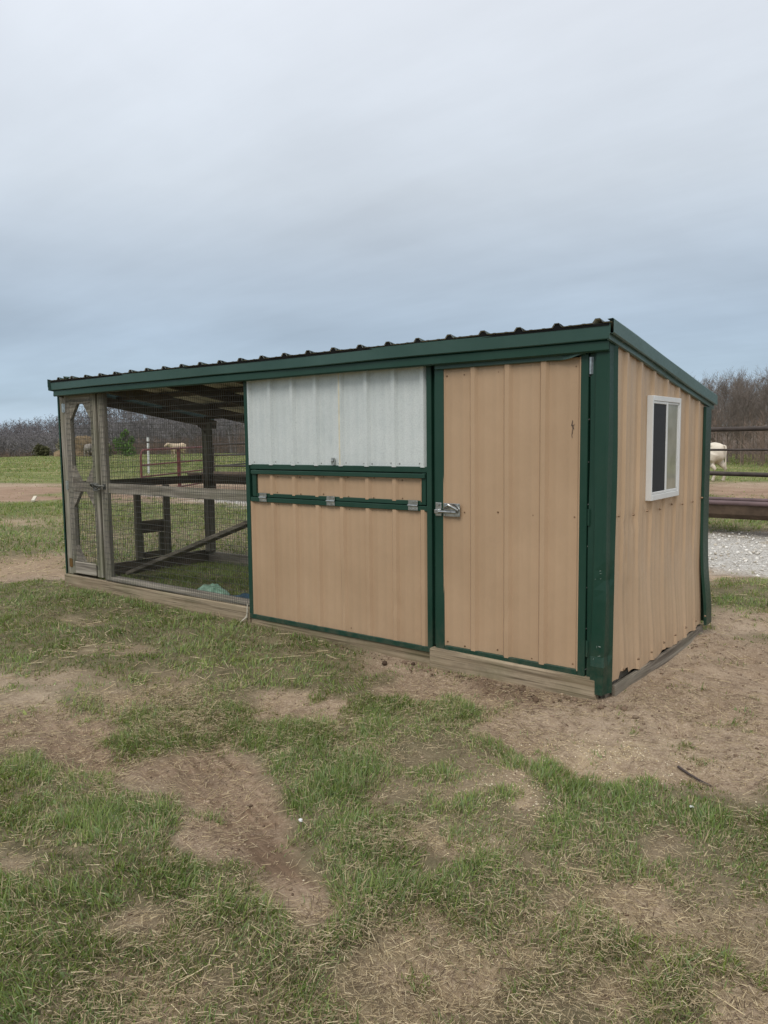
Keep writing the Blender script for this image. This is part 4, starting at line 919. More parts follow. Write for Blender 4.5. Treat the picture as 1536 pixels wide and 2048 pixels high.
pipe_fence((-18.48, 12.62), (-6.1, 9.78), ((1.28, 1.48), (0.93, 1.15), (0.58, 0.80)), (0.034, 0.026, 0.034), (0.0, 0.5), 'rusted pipe fence running behind the coop from the red gate')
pipe_fence((-18.52, 12.80), (-30.0, 34.0), ((1.28, 1.34), (0.92, 0.98), (0.56, 0.60), (0.24, 0.28)), (0.034, 0.026, 0.026, 0.026), (0.14, 0.35, 0.6, 0.8, 1.0), 'rusted pipe fence running away across the pasture behind the run')
def trough(a, b_, zt, zb, depth, label, rust_from=None, rim='trough_rim'):
    a, b_ = Vector((*a, 0)), Vector((*b_, 0)); d = (b_-a).normalized(); nrm = Vector((-d.y, d.x, 0)); L = (b_-a).length
    if nrm.y < 0: nrm = -nrm
    g0 = gz1(a.x, a.y); tr = thing('feed_trough', (a.x, a.y, g0), label, 'feed trough', 'long steel feed troughs')
    def shell(s0, s1, mt, name, prof):
        bm = bmesh.new(); R_ = [[bm.verts.new(a+d*s+nrm*n_+Vector((0, 0, z))) for n_, z in prof] for s in (s0, s1)]
        for i in range(len(prof)-1): bm.faces.new((R_[0][i], R_[1][i], R_[1][i+1], R_[0][i+1]))
        return obj(name, bm, M[mt], tr, solid=0.012)
    prof = [(0.0, zt-0.03), (0.03, zb+0.07), (0.10, zb), (depth-0.10, zb), (depth-0.03, zb+0.07), (depth, zt-0.03)]
    k = L if rust_from is None else rust_from
    shell(0, k, 'trough', 'trough_body', prof)
    if rust_from is not None: shell(k+0.004, L, 'trough_rust', 'trough_body', prof)
    for n_ in (0.0, depth):
        bm = bmesh.new(); bar(bm, a+nrm*n_+Vector((0, 0, zt-0.022)), b_+nrm*n_+Vector((0, 0, zt-0.022)), 0.033, 10); obj('trough_rim', bm, M[rim], tr, smooth=50)
    for s in (0.5, 2.2, 4.6, L-0.4):
        for n_ in (0.10, depth-0.10): p_ = a+d*s+nrm*n_; bm = bmesh.new(); bar(bm, (p_.x, p_.y, zb), (p_.x, p_.y, gz1(p_.x, p_.y)-0.05), 0.03, 8); obj('trough_leg', bm, M['trough'], tr)
trough((-4.4, 7.78), (2.6, 7.58), 0.445, 0.185, 0.62, 'long rusted steel feed trough below the pipe fence right of the coop', 3.78)
trough((-15.3, 9.1), (-8.4, 10.6), 0.56, 0.26, 0.6, 'long dark feed trough seen through the wire run', None, 'trough')
bm = bmesh.new(); z_ = gz1(-27.9, 16.75); bar(bm, (-27.9, 16.75, z_-0.2), (-27.86, 16.75, z_+1.36), 0.055, 10, 0.05); wp_ = thing('marker_post', (-27.9, 16.75, z_), 'white marker post with a dark band standing in the pasture beyond the red gate', 'post'); obj('shaft', bm, M['white'], wp_, smooth=50)
bm = bmesh.new(); bar(bm, (-27.862, 16.75, z_+1.37), (-27.860, 16.75, z_+1.43), 0.053, 10); obj('band', bm, M['rust_pipe'], wp_, smooth=50)
bm = bmesh.new(); bar(bm, (-27.860, 16.75, z_+1.44), (-27.856, 16.75, z_+1.64), 0.056, 10, 0.052); obj('cap', bm, M['white'], wp_, smooth=50)
# ------------------------------------------------------------------ cattle
def hide(name, base, dirt):
    m, t, b = mat(name); v = coords(t); tcn = t.nodes.new('ShaderNodeTexCoord'); sp = t.nodes.new('ShaderNodeSeparateXYZ'); t.links.new(tcn.outputs['Object'], sp.inputs[0])
    c = ramp(t, noise(t, 5, 6, 0.6, v), [(0.3, tuple(x*0.86 for x in base)), (0.7, base)])
    muddy = mth(t, 'MULTIPLY', mrange(t, sp.outputs['Z'], 0.35, 1.05, 1, 0.05), mrange(t, noise(t, 4.2, 7, 0.7, v), 0.36, 0.66))
    c = mixc(t, c, dirt, mth(t, 'MULTIPLY', muddy, 0.75, True)); t.links.new(c, b.inputs['Base Color']); b.inputs['Roughness'].default_value = 0.8; b.inputs['Specular IOR Level'].default_value = 0.2
    bump(t, b, noise(t, 60, 3, 0.6, v), 0.3, 0.01); return m
def cow(loc, rz, mt, label, graze=True, s=1.0, vox=0.03):
    bm = bmesh.new()
    def loft(R_, n=16):
        rings = []
        for (x, y, z, ry, rz_, tx, tz) in R_:                  # ring centre, half sizes, ring tilted along (tx, tz)
            T = Vector((tx, 0, tz)).normalized(); Uq = Vector((0, 1, 0)); Wq = T.cross(Uq)*-1
            rings.append([bm.verts.new(Vector((x, y, z))+Uq*(ry*math.cos(a))*(1.0)+Wq*(rz_*math.sin(a))*(1.0 if math.sin(a) > 0 else 1.0)) for a in np.linspace(0, 2*math.pi, n, endpoint=False)])
        for A, B in zip(rings, rings[1:]):
            for k in range(n): bm.faces.new((A[k], A[(k+1) % n], B[(k+1) % n], B[k]))
        bm.faces.new(rings[0][::-1]); bm.faces.new(rings[-1])
    # barrel: rump, hips, loin, ribs, shoulder, brisket
    loft([(-0.90, 0, 0.98, 0.10, 0.16, 1, 0), (-0.86, 0, 1.00, 0.20, 0.26, 1, 0), (-0.72, 0, 1.00, 0.27, 0.33, 1, 0), (-0.52, 0, 1.02, 0.275, 0.345, 1, 0), (-0.30, 0, 0.98, 0.27, 0.34, 1, 0), (0.0, 0, 0.93, 0.31, 0.375, 1, 0), (0.28, 0, 0.93, 0.29, 0.38, 1, 0), (0.50, 0, 0.95, 0.25, 0.37, 1, 0), (0.66, 0, 0.96, 0.19, 0.32, 1, 0), (0.78, 0, 0.97, 0.10, 0.22, 1, 0)])
    if graze: loft([(0.58, 0, 1.03, 0.16, 0.27, 1, -0.2), (0.80, 0, 0.93, 0.12, 0.21, 1, -0.7), (0.98, 0, 0.72, 0.10, 0.16, 0.7, -1), (1.08, 0, 0.52, 0.10, 0.14, 0.4, -1)]); hd = [(1.06, 0.52, 0.095, 0.12), (1.11, 0.40, 0.11, 0.13), (1.16, 0.25, 0.085, 0.10), (1.20, 0.10, 0.07, 0.085), (1.205, 0.05, 0.055, 0.06)]; ht = (0.3, -1)
    else: loft([(0.58, 0, 1.05, 0.16, 0.28, 1, 0.2), (0.84, 0, 1.15, 0.12, 0.20, 1, 0.4), (1.04, 0, 1.24, 0.10, 0.15, 1, 0.3)]); hd = [(1.00, 1.27, 0.09, 0.12), (1.12, 1.26, 0.11, 0.13), (1.26, 1.19, 0.085, 0.10), (1.40, 1.10, 0.07, 0.085), (1.45, 1.07, 0.055, 0.06)]; ht = (1, -0.4)
    loft([(x, 0, z, a, b_, *ht) for x, z, a, b_ in hd], 12)
    ex, ez = hd[0][0]+0.03, hd[0][1]+0.03
    for sgn in (-1, 1):
        tube(bm, [(ex, sgn*0.07, ez), (ex-0.02, sgn*0.16, ez+0.02), (ex-0.03, sgn*0.25, ez-0.01)], [0.03, 0.045, 0.012], 8)
        tube(bm, [(0.50, sgn*0.15, 0.86), (0.52, sgn*0.17, 0.66), (0.53, sgn*0.165, 0.45), (0.535, sgn*0.16, 0.38), (0.53, sgn*0.16, 0.16), (0.55, sgn*0.16, 0.07), (0.56, sgn*0.16, 0.0)], [0.14, 0.10, 0.065, 0.068, 0.045, 0.058, 0.066], 10)
        off = 0.10*sgn
        tube(bm, [(-0.62, sgn*0.15, 0.95), (-0.56+off*.3, sgn*0.19, 0.72), (-0.66+off, sgn*0.18, 0.54), (-0.76+off, sgn*0.17, 0.42), (-0.74+off, sgn*0.165, 0.22), (-0.71+off, sgn*0.165, 0.08), (-0.68+off, sgn*0.165, 0.0)], [0.20, 0.165, 0.098, 0.062, 0.048, 0.058, 0.068], 10)
        tube(bm, [(-0.50, sgn*0.10, 1.22), (-0.50, sgn*0.20, 1.27), (-0.50, sgn*0.24, 1.22)], [0.10, 0.06, 0.05], 8)       # hip bones
    tube(bm, [(-0.35, 0, 0.62), (-0.42, 0, 0.58), (-0.50, 0, 0.62)], [0.11, 0.13, 0.11], 10)
    me = bpy.data.meshes.new('body'); bm.to_mesh(me); bm.free(); me.materials.append(mt)
    root = thing('cow', (*loc, gz1(*loc)), label, 'cow', 'pale cattle in the pasture', rz); root.scale = (s, s, s)
    o = bpy.data.objects.new('body', me); C.objects.link(o); o.parent = root
    rm = o.modifiers.new('one_surface', 'REMESH'); rm.mode = 'VOXEL'; rm.voxel_size = vox; rm.use_smooth_shade = True
    sm = o.modifiers.new('smooth', 'SMOOTH'); sm.factor = 0.5; sm.iterations = 4
    bm = bmesh.new(); tube(bm, [(-0.86, 0, 1.24), (-0.93, 0, 1.22), (-0.965, 0.01, 1.08), (-0.965, 0.02, 0.75), (-0.96, 0.02, 0.55), (-0.965, 0.02, 0.38)], [0.035, 0.032, 0.022, 0.018, 0.034, 0.010], 8); ob2 = obj('tail', bm, mt, root, local=True, smooth=60)
    return root
M['hide_white'] = hide('white_cow_hide', (0.74, 0.66, 0.55), (0.30, 0.22, 0.14)); M['hide_cream'] = hide('cream_cow_hide', (0.66, 0.52, 0.37), (0.34, 0.25, 0.16)); M['hide_grey'] = hide('grey_cow_hide', (0.36, 0.32, 0.28), (0.20, 0.16, 0.12))
cow((-5.30, 21.0), math.radians(166), M['hide_white'], 'white cow grazing with its rump showing past the right end of the coop', True, 0.87)
cow((-57.4, 40.8), math.radians(272), M['hide_cream'], 'cream cow standing side-on in the pasture above the red gate', False, 1.02)
cow((-71.6, 40.3), math.radians(165), M['hide_grey'], 'grey cow feeding at the hay bale, seen through the run door', True, 1.0)
# hay bale with loose hay
hb = thing('hay_bale', (-75.2, 42.0, gz1(-75.2, 42.0)), 'big round hay bale, half eaten, behind the grey cow', 'hay bale')
M['hay'] = plain('weathered_hay', (0.20, 0.145, 0.085), 0.95, 0, 0.45, 3, 0.1, 0.8)
bm = bmesh.new(); n_ = 28; rr = random.Random(9); rings = []
for k in range(9):
    s = -0.85+1.7*k/8; rad = 1.0-0.18*(abs(k-4)/4)**4
    rings.append([bm.verts.new((s*0.55-0.35*s, s, max(0.02, 1.0+rad*(1.22 if math.sin(a) > 0 else 1.0)*math.sin(a)*rr.uniform(.95, 1.04)))+Vector((0, 0, 0)) if False else Vector((rad*1.25*math.cos(a)*rr.uniform(.95, 1.05), s, max(0.0, 1.05+rad*1.15*math.sin(a)*rr.uniform(.95, 1.05))))) for a in np.linspace(0, 2*math.pi, n_, endpoint=False)])
for A, B in zip(rings, rings[1:]):
    for k in range(n_): bm.faces.new((A[k], A[(k+1) % n_], B[(k+1) % n_], B[k]))
bm.faces.new(rings[0][::-1]); bm.faces.new(rings[-1]); bmesh.ops.remove_doubles(bm, verts=bm.verts[:], dist=0.001)
obj('bale', bm, M['hay'], hb, local=True)
bm = bmesh.new(); bmesh.ops.create_icosphere(bm, subdivisions=4, radius=1.0)
for v in bm.verts:
    q = v.co.copy(); f_ = 0.8+0.5*float(fbm(np.array([q.x*2+3]), np.array([q.y*2+q.z]), 4)[0]); v.co = Vector((q.x*2.3*f_-1.2, q.y*1.5*f_-0.6, max(-0.05, q.z*0.85*f_)))
obj('loose_hay', bm, M['hay'], hb, local=True)
# ------------------------------------------------------------------ bare winter trees
def bark(name, c0, c1, scale=3):
    m, t, b = mat(name); v = coords(t, (1, 1, 0.3))
    t.links.new(ramp(t, noise(t, scale, 6, 0.7, v), [(0.3, c0), (0.7, c1)]), b.inputs['Base Color']); b.inputs['Roughness'].default_value = 0.95; b.inputs['Specular IOR Level'].default_value = 0.1
    return m
M['bark'] = bark('grey_bark', (0.120, 0.104, 0.090), (0.250, 0.220, 0.195)); M['twig'] = bark('twig_bark', (0.155, 0.128, 0.110), (0.275, 0.232, 0.202)); M['bark_pale'] = bark('pale_bark', (0.22, 0.20, 0.17), (0.40, 0.37, 0.33))
def grow(seed, H, spread=0.55, r0=0.11, twig_min=0.008):
    rr = random.Random(seed); segs = []
    def rnd(): return Vector((rr.uniform(-1, 1), rr.uniform(-1, 1), rr.uniform(-1, 1)))
    def branch(p, d, L, r, lvl, nseg):
        pts = [p]; 
        for k in range(nseg):
            d = (d + rnd()*(0.10+0.09*lvl) + Vector((0, 0, 0.05+0.03*lvl))).normalized(); q = p+d*(L/nseg)
            ra, rb = r*(1-k/nseg*0.75), r*(1-(k+1)/nseg*0.75); segs.append((p, q, max(ra, twig_min), max(rb, twig_min*0.7), lvl)); p = q; pts.append(p)
            if lvl < 4 and not (lvl == 3 and rr.random() < 0.5):
                first = 0.25 if lvl == 0 else 0.15
                if (k+1)/nseg >= first:
                    for c_ in range((2 if lvl == 0 else 1) + (1 if rr.random() < (0.75 if lvl < 3 else 0.5) else 0)):
                        ax = d.cross(rnd()).normalized(); a = rr.uniform(0.45, 0.95)*(0.9 if lvl else spread*1.6)
                        nd = (d*math.cos(a)+ax*math.sin(a)).normalized(); sc_ = (0.50 if lvl == 0 else 0.56)*(1.15-0.55*(k+1)/nseg if lvl == 0 else 1)*rr.uniform(0.7, 1.15)
                        branch(p, nd, L*sc_, rb*rr.uniform(0.45, 0.62), lvl+1, max(2, nseg-(2 if lvl == 0 else 1)))
    branch(Vector((0, 0, -0.15)), Vector((rr.uniform(-.06, .06), rr.uniform(-.06, .06), 1)), H*0.86, r0, 0, 7)
    return segs
def seg_mesh(name, segs, n, mt):
    A = np.array([list(s[0]) for s in segs]); B = np.array([list(s[1]) for s in segs]); ra = np.array([s[2] for s in segs]); rb = np.array([s[3] for s in segs])
    d = B-A; d /= np.linalg.norm(d, axis=1)[:, None]+1e-9; ref = np.where(np.abs(d[:, 2:3]) > 0.9, np.array([[1., 0, 0]]), np.array([[0., 0, 1]]))
    s = np.cross(d, ref); s /= np.linalg.norm(s, axis=1)[:, None]; u = np.cross(s, d); V = []
    for P_, r in ((A, ra), (B, rb)):
        for k in range(n): a = 2*math.pi*k/n; V.append(P_+(s*math.cos(a)+u*math.sin(a))*r[:, None])
    V = np.stack(V, 1); N_ = len(segs); base = np.arange(N_)[:, None]*(2*n)
    F = np.concatenate([base+np.array([k, (k+1) % n, n+(k+1) % n, n+k])[None] for k in range(n)])
    return mesh_np(name, V.reshape(-1, 3), None, F, mt, True)
protos = []
for i in range(5):
    sg = grow(100+i, 1.0*8.6, 0.50, 0.115, 0.0085)
    tr_ = seg_mesh('trunk', [s for s in sg if s[4] <= 1], 6, M['bark'] if i != 3 else M['bark_pale']); cr_ = seg_mesh('crown', [s for s in sg if s[4] >= 2], 3, M['twig'])
    protos.append((tr_, cr_))
TREES = [0]
def place_tree(x, y, s, rz, k, label, group, name='bare_tree', sz=1.0):
    T_ = thing(name, (x, y, gz1(x, y)), label, 'tree', group, rz); T_.scale = (s, s, s*sz)
    for p_ in protos[k]:
        if p_.parent is None: c_ = p_
        else: c_ = p_.copy(); C.objects.link(c_)
        c_.parent = T_
    return T_
# wood edge line: camera azimuth to distance
WL = np.array([(-324.8, 45.2), (-265.6, 80.0), (-205.7, 95.8), (-165.0, 87.4), (-125.7, 75.4), (-93.9, 65.4), (-71.4, 60.5), (-46.9, 53.2), (-26.7, 46.7), (-14.7, 40.1), (-8.9, 36.7), (-6.2, 35.2), (-1.0, 33.9), (8.0, 34.5), (24.0, 36.0)])
def along(s):
    seg = np.hypot(*np.diff(WL, axis=0).T); cs = np.concatenate([[0], np.cumsum(seg)]); s = np.clip(s, 0, cs[-1]-1e-6)
    return np.stack([np.interp(s, cs, WL[:, 0]), np.interp(s, cs, WL[:, 1])], -1)
seg_ = np.hypot(*np.diff(WL, axis=0).T); WLEN = float(seg_.sum())
rr = random.Random(77); k = 0
# trees that can be told apart at the right: the strip of wood behind the white cow
spots = []
for row, (dep, n_) in enumerate(((5.0, 13), (10.5, 13), (17.5, 14), (26, 12))):
    for i in range(n_):
        x = -12.5+16.5*(i+rr.uniform(0.1, 0.9))/n_*(1+0.25*row)-row*2.2; base = float(np.interp(x, WL[:, 0], WL[:, 1])); spots.append((x-0.30*dep, base+dep+rr.uniform(-2, 2), row))
for (x, y, row) in spots:
    place_tree(x, y, rr.uniform(0.34, 0.48)+0.055*row, rr.uniform(0, 6.28), rr.randrange(5), 'bare grey tree in the strip of wood behind the white cow', 'bare trees of the wood edge', 'bare_tree', rr.uniform(0.95, 1.15))
p_ = place_tree(-12.4, 42.5, 0.47, 0.6, 1, 'tallest bare tree, its thin crown standing just above the low corner of the roof', None)
# leaning dead tree and green shrubs far left
def leafy(name, x, y, h, r, seed, col, label, cat='bush', n=2600, ls=0.09):
    g_ = np.random.default_rng(seed); root = thing(name, (x, y, gz1(x, y)), label, cat)
    m_ = plain(name+'_leaf_'+str(seed), col, 0.8, 0, 0.45, 1.6, 0.2)
    lob = [(g_.normal(0, r*0.28), g_.normal(0, r*0.28), h*(0.12+0.68*i_/8), r*(0.75-0.45*i_/8)*g_.uniform(0.7, 1.1)) for i_ in range(9)]
    c_ = np.array(lob)[g_.integers(0, 9, n)]; v = g_.normal(size=(n, 3)); v /= np.linalg.norm(v, axis=1)[:, None]; v *= (g_.random((n, 1))**0.4)
    P_ = c_[:, :3]+v*c_[:, 3:4]*np.array([1, 1, 1.15]); P_[:, 2] = np.clip(P_[:, 2], 0.08, None)
    a = g_.normal(size=(n, 3)); a /= np.linalg.norm(a, axis=1)[:, None]; b_ = np.cross(a, g_.normal(size=(n, 3))); b_ /= np.linalg.norm(b_, axis=1)[:, None]
    l = ls*g_.uniform(0.6, 1.5, (n, 1)); V = np.stack([P_-a*l, P_+b_*l*0.55, P_+a*l, P_-b_*l*0.55], 1).reshape(-1, 3)
    o = mesh_np('foliage', V, None, np.arange(n*4).reshape(-1, 4), m_); o.parent = root
    sg = [s for s in grow(seed, h*0.8, 0.6, 0.05, 0.012) if s[4] <= 2]; o = seg_mesh('stems', sg, 4, M['bark']); o.parent = root
leafy('leafing_tree', -70.0, 43.6, 3.1, 1.05, 21, (0.115, 0.210, 0.045), 'small tree in fresh bright green leaf at the pasture edge', 'tree', 3000)
leafy('bush', -69.3, 40.6, 1.9, 1.0, 22, (0.150, 0.170, 0.075), 'dull green low bush left of the bright green tree', 'bush', 2000)
leafy('bush', -83.4, 41.6, 1.3, 1.2, 23, (0.085, 0.085, 0.040), 'dark olive bush at the pasture edge left of the run', 'bush', 2600, 0.11)
leafy('bush', -82.6, 44.4, 2.4, 1.6, 24, (0.190, 0.178, 0.115), 'pale olive bush at the pasture edge just left of the run', 'bush', 2600, 0.11)
# the mass of the wood: nobody could count these trees
def rise(s, D0, off):
    """the hill under the wood"""
    f = np.clip((off-14)/(40+D0*0.55), 0, 1); T = np.interp(D0, [35, 60, 95, 118, 150, 190, 230, 330], [2.5, 3.5, 8.0, 11.0, 11.5, 8.6, 6.0, 3.0])
    return T*sstep(0, 0.8, f)*(0.85+0.3*fbm(s*0.03, s*0+2.0, 3))
def wood_mass(name, n, seed, s0, s1, dep, hmin, hmax, tw, wid, label, mt, lean=0.0, stems=False):
    g_ = np.random.default_rng(seed); s = g_.uniform(s0, s1, n); base = along(s); dv = base-np.array([CAM.x, CAM.y]); D0 = np.hypot(dv[:, 0], dv[:, 1]); dv /= D0[:, None]
    q = base+dv*(dep[0]+(dep[1]-dep[0])*g_.random(n)**1.3*(0.5+D0/200))[:, None]; offv = np.hypot(q[:, 0]-base[:, 0], q[:, 1]-base[:, 1]); zg = gheight(q[:, 0], q[:, 1])-0.2+rise(s, D0, offv); h = g_.uniform(hmin, hmax, n)
    far = np.clip(np.hypot(q[:, 0]-CAM.x, q[:, 1]-CAM.y)/80, 0.7, 3.0)
    R_ = []; 
    A, B, Wd = [], [], []
    root = np.stack([q[:, 0], q[:, 1], zg], -1); topv = root+np.stack([g_.normal(0, 0.06, n)*h, g_.normal(0, 0.06, n)*h, h], -1)
    A.append(root); B.append(topv); Wd.append(0.013*h*(0.5 if stems else 1))
    for k in range(tw):
        f = g_.uniform(0.15 if stems else 0.28, 0.97, n); st = root+(topv-root)*f[:, None]
        L = h*(1.05-f)*g_.uniform(0.30, 0.62, n)*(0.9 if not stems else 1.3); az = g_.uniform(0, 2*math.pi, n); el = g_.uniform(0.3, 1.1, n)
        d = np.stack([np.cos(az)*np.cos(el), np.sin(az)*np.cos(el), np.sin(el)], -1); en = st+d*L[:, None]; A.append(st); B.append(en); Wd.append(0.0045*h*np.ones(n)*(0.7 if stems else 1))
        for j in range(3):
            f2 = g_.uniform(0.3, 1.0, n); s2 = st+(en-st)*f2[:, None]; d2 = d+g_.normal(0, 0.55, (n, 3)); d2[:, 2] += 0.35; d2 /= np.linalg.norm(d2, axis=1)[:, None]
            A.append(s2); B.append(s2+d2*(L*g_.uniform(0.35, 0.7, n))[:, None]); Wd.append(wid*far)
    A = np.concatenate(A); B = np.concatenate(B); Wd = np.concatenate([np.asarray(x) for x in Wd]); d = B-A
    sd_ = np.cross(d, g_.normal(size=d.shape)); sd_ /= np.linalg.norm(sd_, axis=1)[:, None]+1e-9
    V = np.stack([A-sd_*Wd[:, None], A+sd_*Wd[:, None], B], 1).reshape(-1, 3)
    o = mesh_np(name, V, np.arange(len(V)).reshape(-1, 3), None, mt); return tag(o, label, 'woods', kind='stuff')
M['wood_far'] = bark('hazed_wood_bark', (0.140, 0.130, 0.132), (0.245, 0.230, 0.230), 0.15); M['thicket'] = bark('thicket_stems', (0.130, 0.092, 0.072), (0.275, 0.205, 0.165), 0.35)  # far wood: distance haze is put into a paler, bluer bark colour
s_of = lambda i: float(seg_[:i].sum())
wood_mass('far_woods', 3000, 5, 0, s_of(6), (1, 70), 5.5, 8.2, 15, 0.026, 'grey bare wood covering the rise beyond the pasture', M['wood_far'])
wood_mass('bare_woods', 1500, 6, s_of(5), WLEN, (8, 50), 4.2, 5.8, 16, 0.012, 'bare grey wood standing behind the fences and the coop', M['twig'])
wood_mass('thicket', 4200, 7, s_of(4), WLEN, (-1, 9), 1.3, 3.2, 8, 0.0042, 'reddish brown brush thicket along the edge of the wood', M['thicket'], stems=True)
wood_mass('thicket', 1500, 8, 0, s_of(5), (-2, 12), 1.6, 4.2, 8, 0.010, 'grey brown brush along the far edge of the pasture', M['thicket'], stems=True)
# wooded rise behind everything
def ridge():
    n_ = 160; s = np.linspace(-80, WLEN+40, n_); base = along(s); dv = base-np.array([CAM.x, CAM.y]); D0 = np.hypot(dv[:, 0], dv[:, 1]); dv /= D0[:, None]
    az = np.linspace(math.radians(84), math.radians(-42), n_)     # swing past the ends of the line
    rows = []
    for k in range(14):
        f = k/13; off = 14+f*(40+D0*0.55)
        q = base+dv*off[:, None]; z = gheight(q[:, 0], q[:, 1])-0.4+rise(s, D0, off); rows.append(np.stack([q[:, 0], q[:, 1], z], -1))
    V = np.concatenate(rows); i_ = np.arange(14*n_).reshape(14, n_); F = np.stack([i_[:-1,:-1], i_[:-1,1:], i_[1:,1:], i_[1:,:-1]], -1).reshape(-1, 4)
    m, t, b = mat('leaf_litter'); g = t.nodes.new('ShaderNodeNewGeometry'); t.links.new(ramp(t, noise(t, 0.8, 9, 0.75, g.outputs['Position']), [(0.3, (0.080, 0.066, 0.056)), (0.55, (0.150, 0.126, 0.108)), (0.75, (0.220, 0.184, 0.154))]), b.inputs['Base Color']); b.inputs['Roughness'].default_value = 1; b.inputs['Specular IOR Level'].default_value = 0
    o = mesh_np('hill', V, None, F, m, True); tag(o, 'low rise under the bare wood beyond the pasture', 'hill', kind='structure')
ridge()
# ------------------------------------------------------------------ grass, straw, stones
rg = np.random.default_rng(12)
def scatter(n, r0, r1, half=0.72):
    """random ground points in a wide fan in front of where the photographer stood"""
    r = np.sqrt(rg.uniform(r0*r0, r1*r1, n)); a = rg.uniform(-half, half, n); c0 = math.atan2(fw.y, fw.x); return CAM.x+r*np.cos(c0+a), CAM.y+r*np.sin(c0+a)
def blades(n, r0, r1, lmin, lmax, wd, nseg, name, label, half=0.72, jit=0.15, dead=0.26):
    x, y = scatter(n, r0, r1, half)
    cv = cover(x, y); keep0 = cv + 0.85*(fbm(x*3.1, y*3.1, 21)-0.5) + 1.35*(fbm(x*7.5, y*7.5, 22, 3)-0.5) + rg.normal(0, 0.07, n) - 0.22*skid_at(x, y) - 0.04
    under = (in_coop(x, y, 0.0) & (x > -2.9)) | ((np.abs(y+0.03) < 0.05) & (x > -5.6) & (x < 0)) | ((np.abs(x+5.535) < 0.03) & (y > -0.05) & (y < 1.8)) | ((np.abs(y-1.765) < 0.03) & (x > -5.6) & (x < 0))
    gr = gravel_at(x, y); keep = (rg.random(n) < sstep(0.26, 0.62, keep0)) & ~under & (rg.random(n) > gr*1.0)
    keep |= (keep0 > 0.18) & (rg.random(n) < 0.05) & ~under & (gr < 0.3)
    x, y, keep0 = x[keep], y[keep], keep0[keep]; n = len(x); z = gheight(x, y)-0.004
    lush = np.clip((keep0-0.35)*1.5, 0, 1); tuft = 0.55*fbm(x*5.3, y*5.3, 23)+0.45*fbm(x*7.5, y*7.5, 22, 3); runm = in_coop(x, y)
    L = (lmin+(lmax-lmin)*rg.random(n)**1.4)*(0.50+0.70*lush)*(0.30+1.6*np.clip(tuft-0.15, 0, 1)**1.3)*1.05*np.where(runm, 1.1, 1.0)
    flow = 2*math.pi*fbm(x*1.7, y*1.7, 24)*2; az = flow+rg.normal(0, 1.25, n); lean = np.clip(rg.normal(1.0, 0.42, n), 0.05, 1.6)
    curl = rg.uniform(0.2, 1.1, n); dx, dy = np.cos(az), np.sin(az); tw = az+math.pi/2+rg.normal(0, 0.6, n); sx, sy = np.cos(tw), np.sin(tw)
    wide = rg.random(n) < 0.05; W_ = wd*rg.uniform(0.6, 1.4, n)*np.where(wide, 2.6, 1.0); L = L*np.where(wide, 0.65, 1.0); V = []; ang = lean*0.45; px, py, pz = x.copy(), y.copy(), z.copy()
    for k in range(nseg):
        w_ = W_*(1-0.75*(k/nseg)**1.5); V += [np.stack([px-sx*w_, py-sy*w_, pz], -1), np.stack([px+sx*w_, py+sy*w_, pz], -1)]
        a_ = np.minimum(ang+curl*lean*(k+0.5)/nseg, 1.75); px = px+dx*np.sin(a_)*L/nseg; py = py+dy*np.sin(a_)*L/nseg; pz = pz+np.cos(a_)*L/nseg
    V.append(np.stack([px, py, np.maximum(pz, z+0.004)], -1)); V = np.stack(V, 1); m_ = 2*nseg+1; base = np.arange(n)[:, None]*m_
    F4 = [base+np.array([2*k, 2*k+1, 2*k+3, 2*k+2])[None] for k in range(nseg-1)]; F3 = base+np.array([2*nseg-2, 2*nseg-1, 2*nseg])[None]
    o = mesh_np(name, V.reshape(-1, 3), F3, np.concatenate(F4) if F4 else None, M['grass'], False)
    hue = fbm(x*0.9, y*0.9, 25); t1 = rg.random(n)
    cA = np.array([0.112, 0.182, 0.042]); cB = np.array([0.305, 0.360, 0.112]); cC = np.array([0.205, 0.270, 0.118])
    col = cA+(cB-cA)*np.clip(t1*0.8+(hue-0.4)*0.9, 0, 1)[:, None]; k_ = (rg.random(n) < 0.3)[:, None]; col = np.where(k_, cC*(0.8+0.5*t1[:, None]), col)
    dl = rg.random(n) < dead*(0.4+1.5*(1-lush))*np.where(runm, 0.4, 1); col = np.where(dl[:, None], np.array([0.44, 0.365, 0.225])*(0.6+0.6*t1[:, None]), col)
    col = np.repeat(col*rg.uniform(0.75, 1.25, (n, 1)), m_, 0).reshape(n, m_, 3)
    set_col(o, 'blade', np.concatenate([col, np.ones((n, m_, 1))], -1).reshape(-1, 4))
    return tag(o, label, 'grass', kind='stuff')
m, t, b = mat('grass_blade'); at = t.nodes.new('ShaderNodeVertexColor'); at.layer_name = 'blade'; t.links.new(at.outputs['Color'], b.inputs['Base Color']); b.inputs['Roughness'].default_value = 0.55; b.inputs['Specular IOR Level'].default_value = 0.25
tl = t.nodes.new('ShaderNodeBsdfTranslucent'); t.links.new(mixc(t, at.outputs['Color'], (1.0, 1.0, 0.5), 1.0, 'MULTIPLY'), tl.inputs['Color']); ad = t.nodes.new('ShaderNodeMixShader'); ad.inputs[0].default_value = 0.30
t.links.new(b.outputs[0], ad.inputs[1]); t.links.new(tl.outputs[0], ad.inputs[2]); t.links.new(ad.outputs[0], t.nodes['Material Output'].inputs['Surface']); M['grass'] = m
blades(270000, 1.3, 4.2, 0.020, 0.078, 0.0019, 2, 'near_grass', 'patchy short grass in the foreground')
blades(255000, 4.2, 9.5, 0.022, 0.075, 0.0026, 2, 'yard_grass', 'short grass around and inside the run')
blades(115000, 9.5, 20, 0.04, 0.12, 0.0055, 2, 'yard_grass', 'green grass strips beyond the run and the gravel', 0.62)
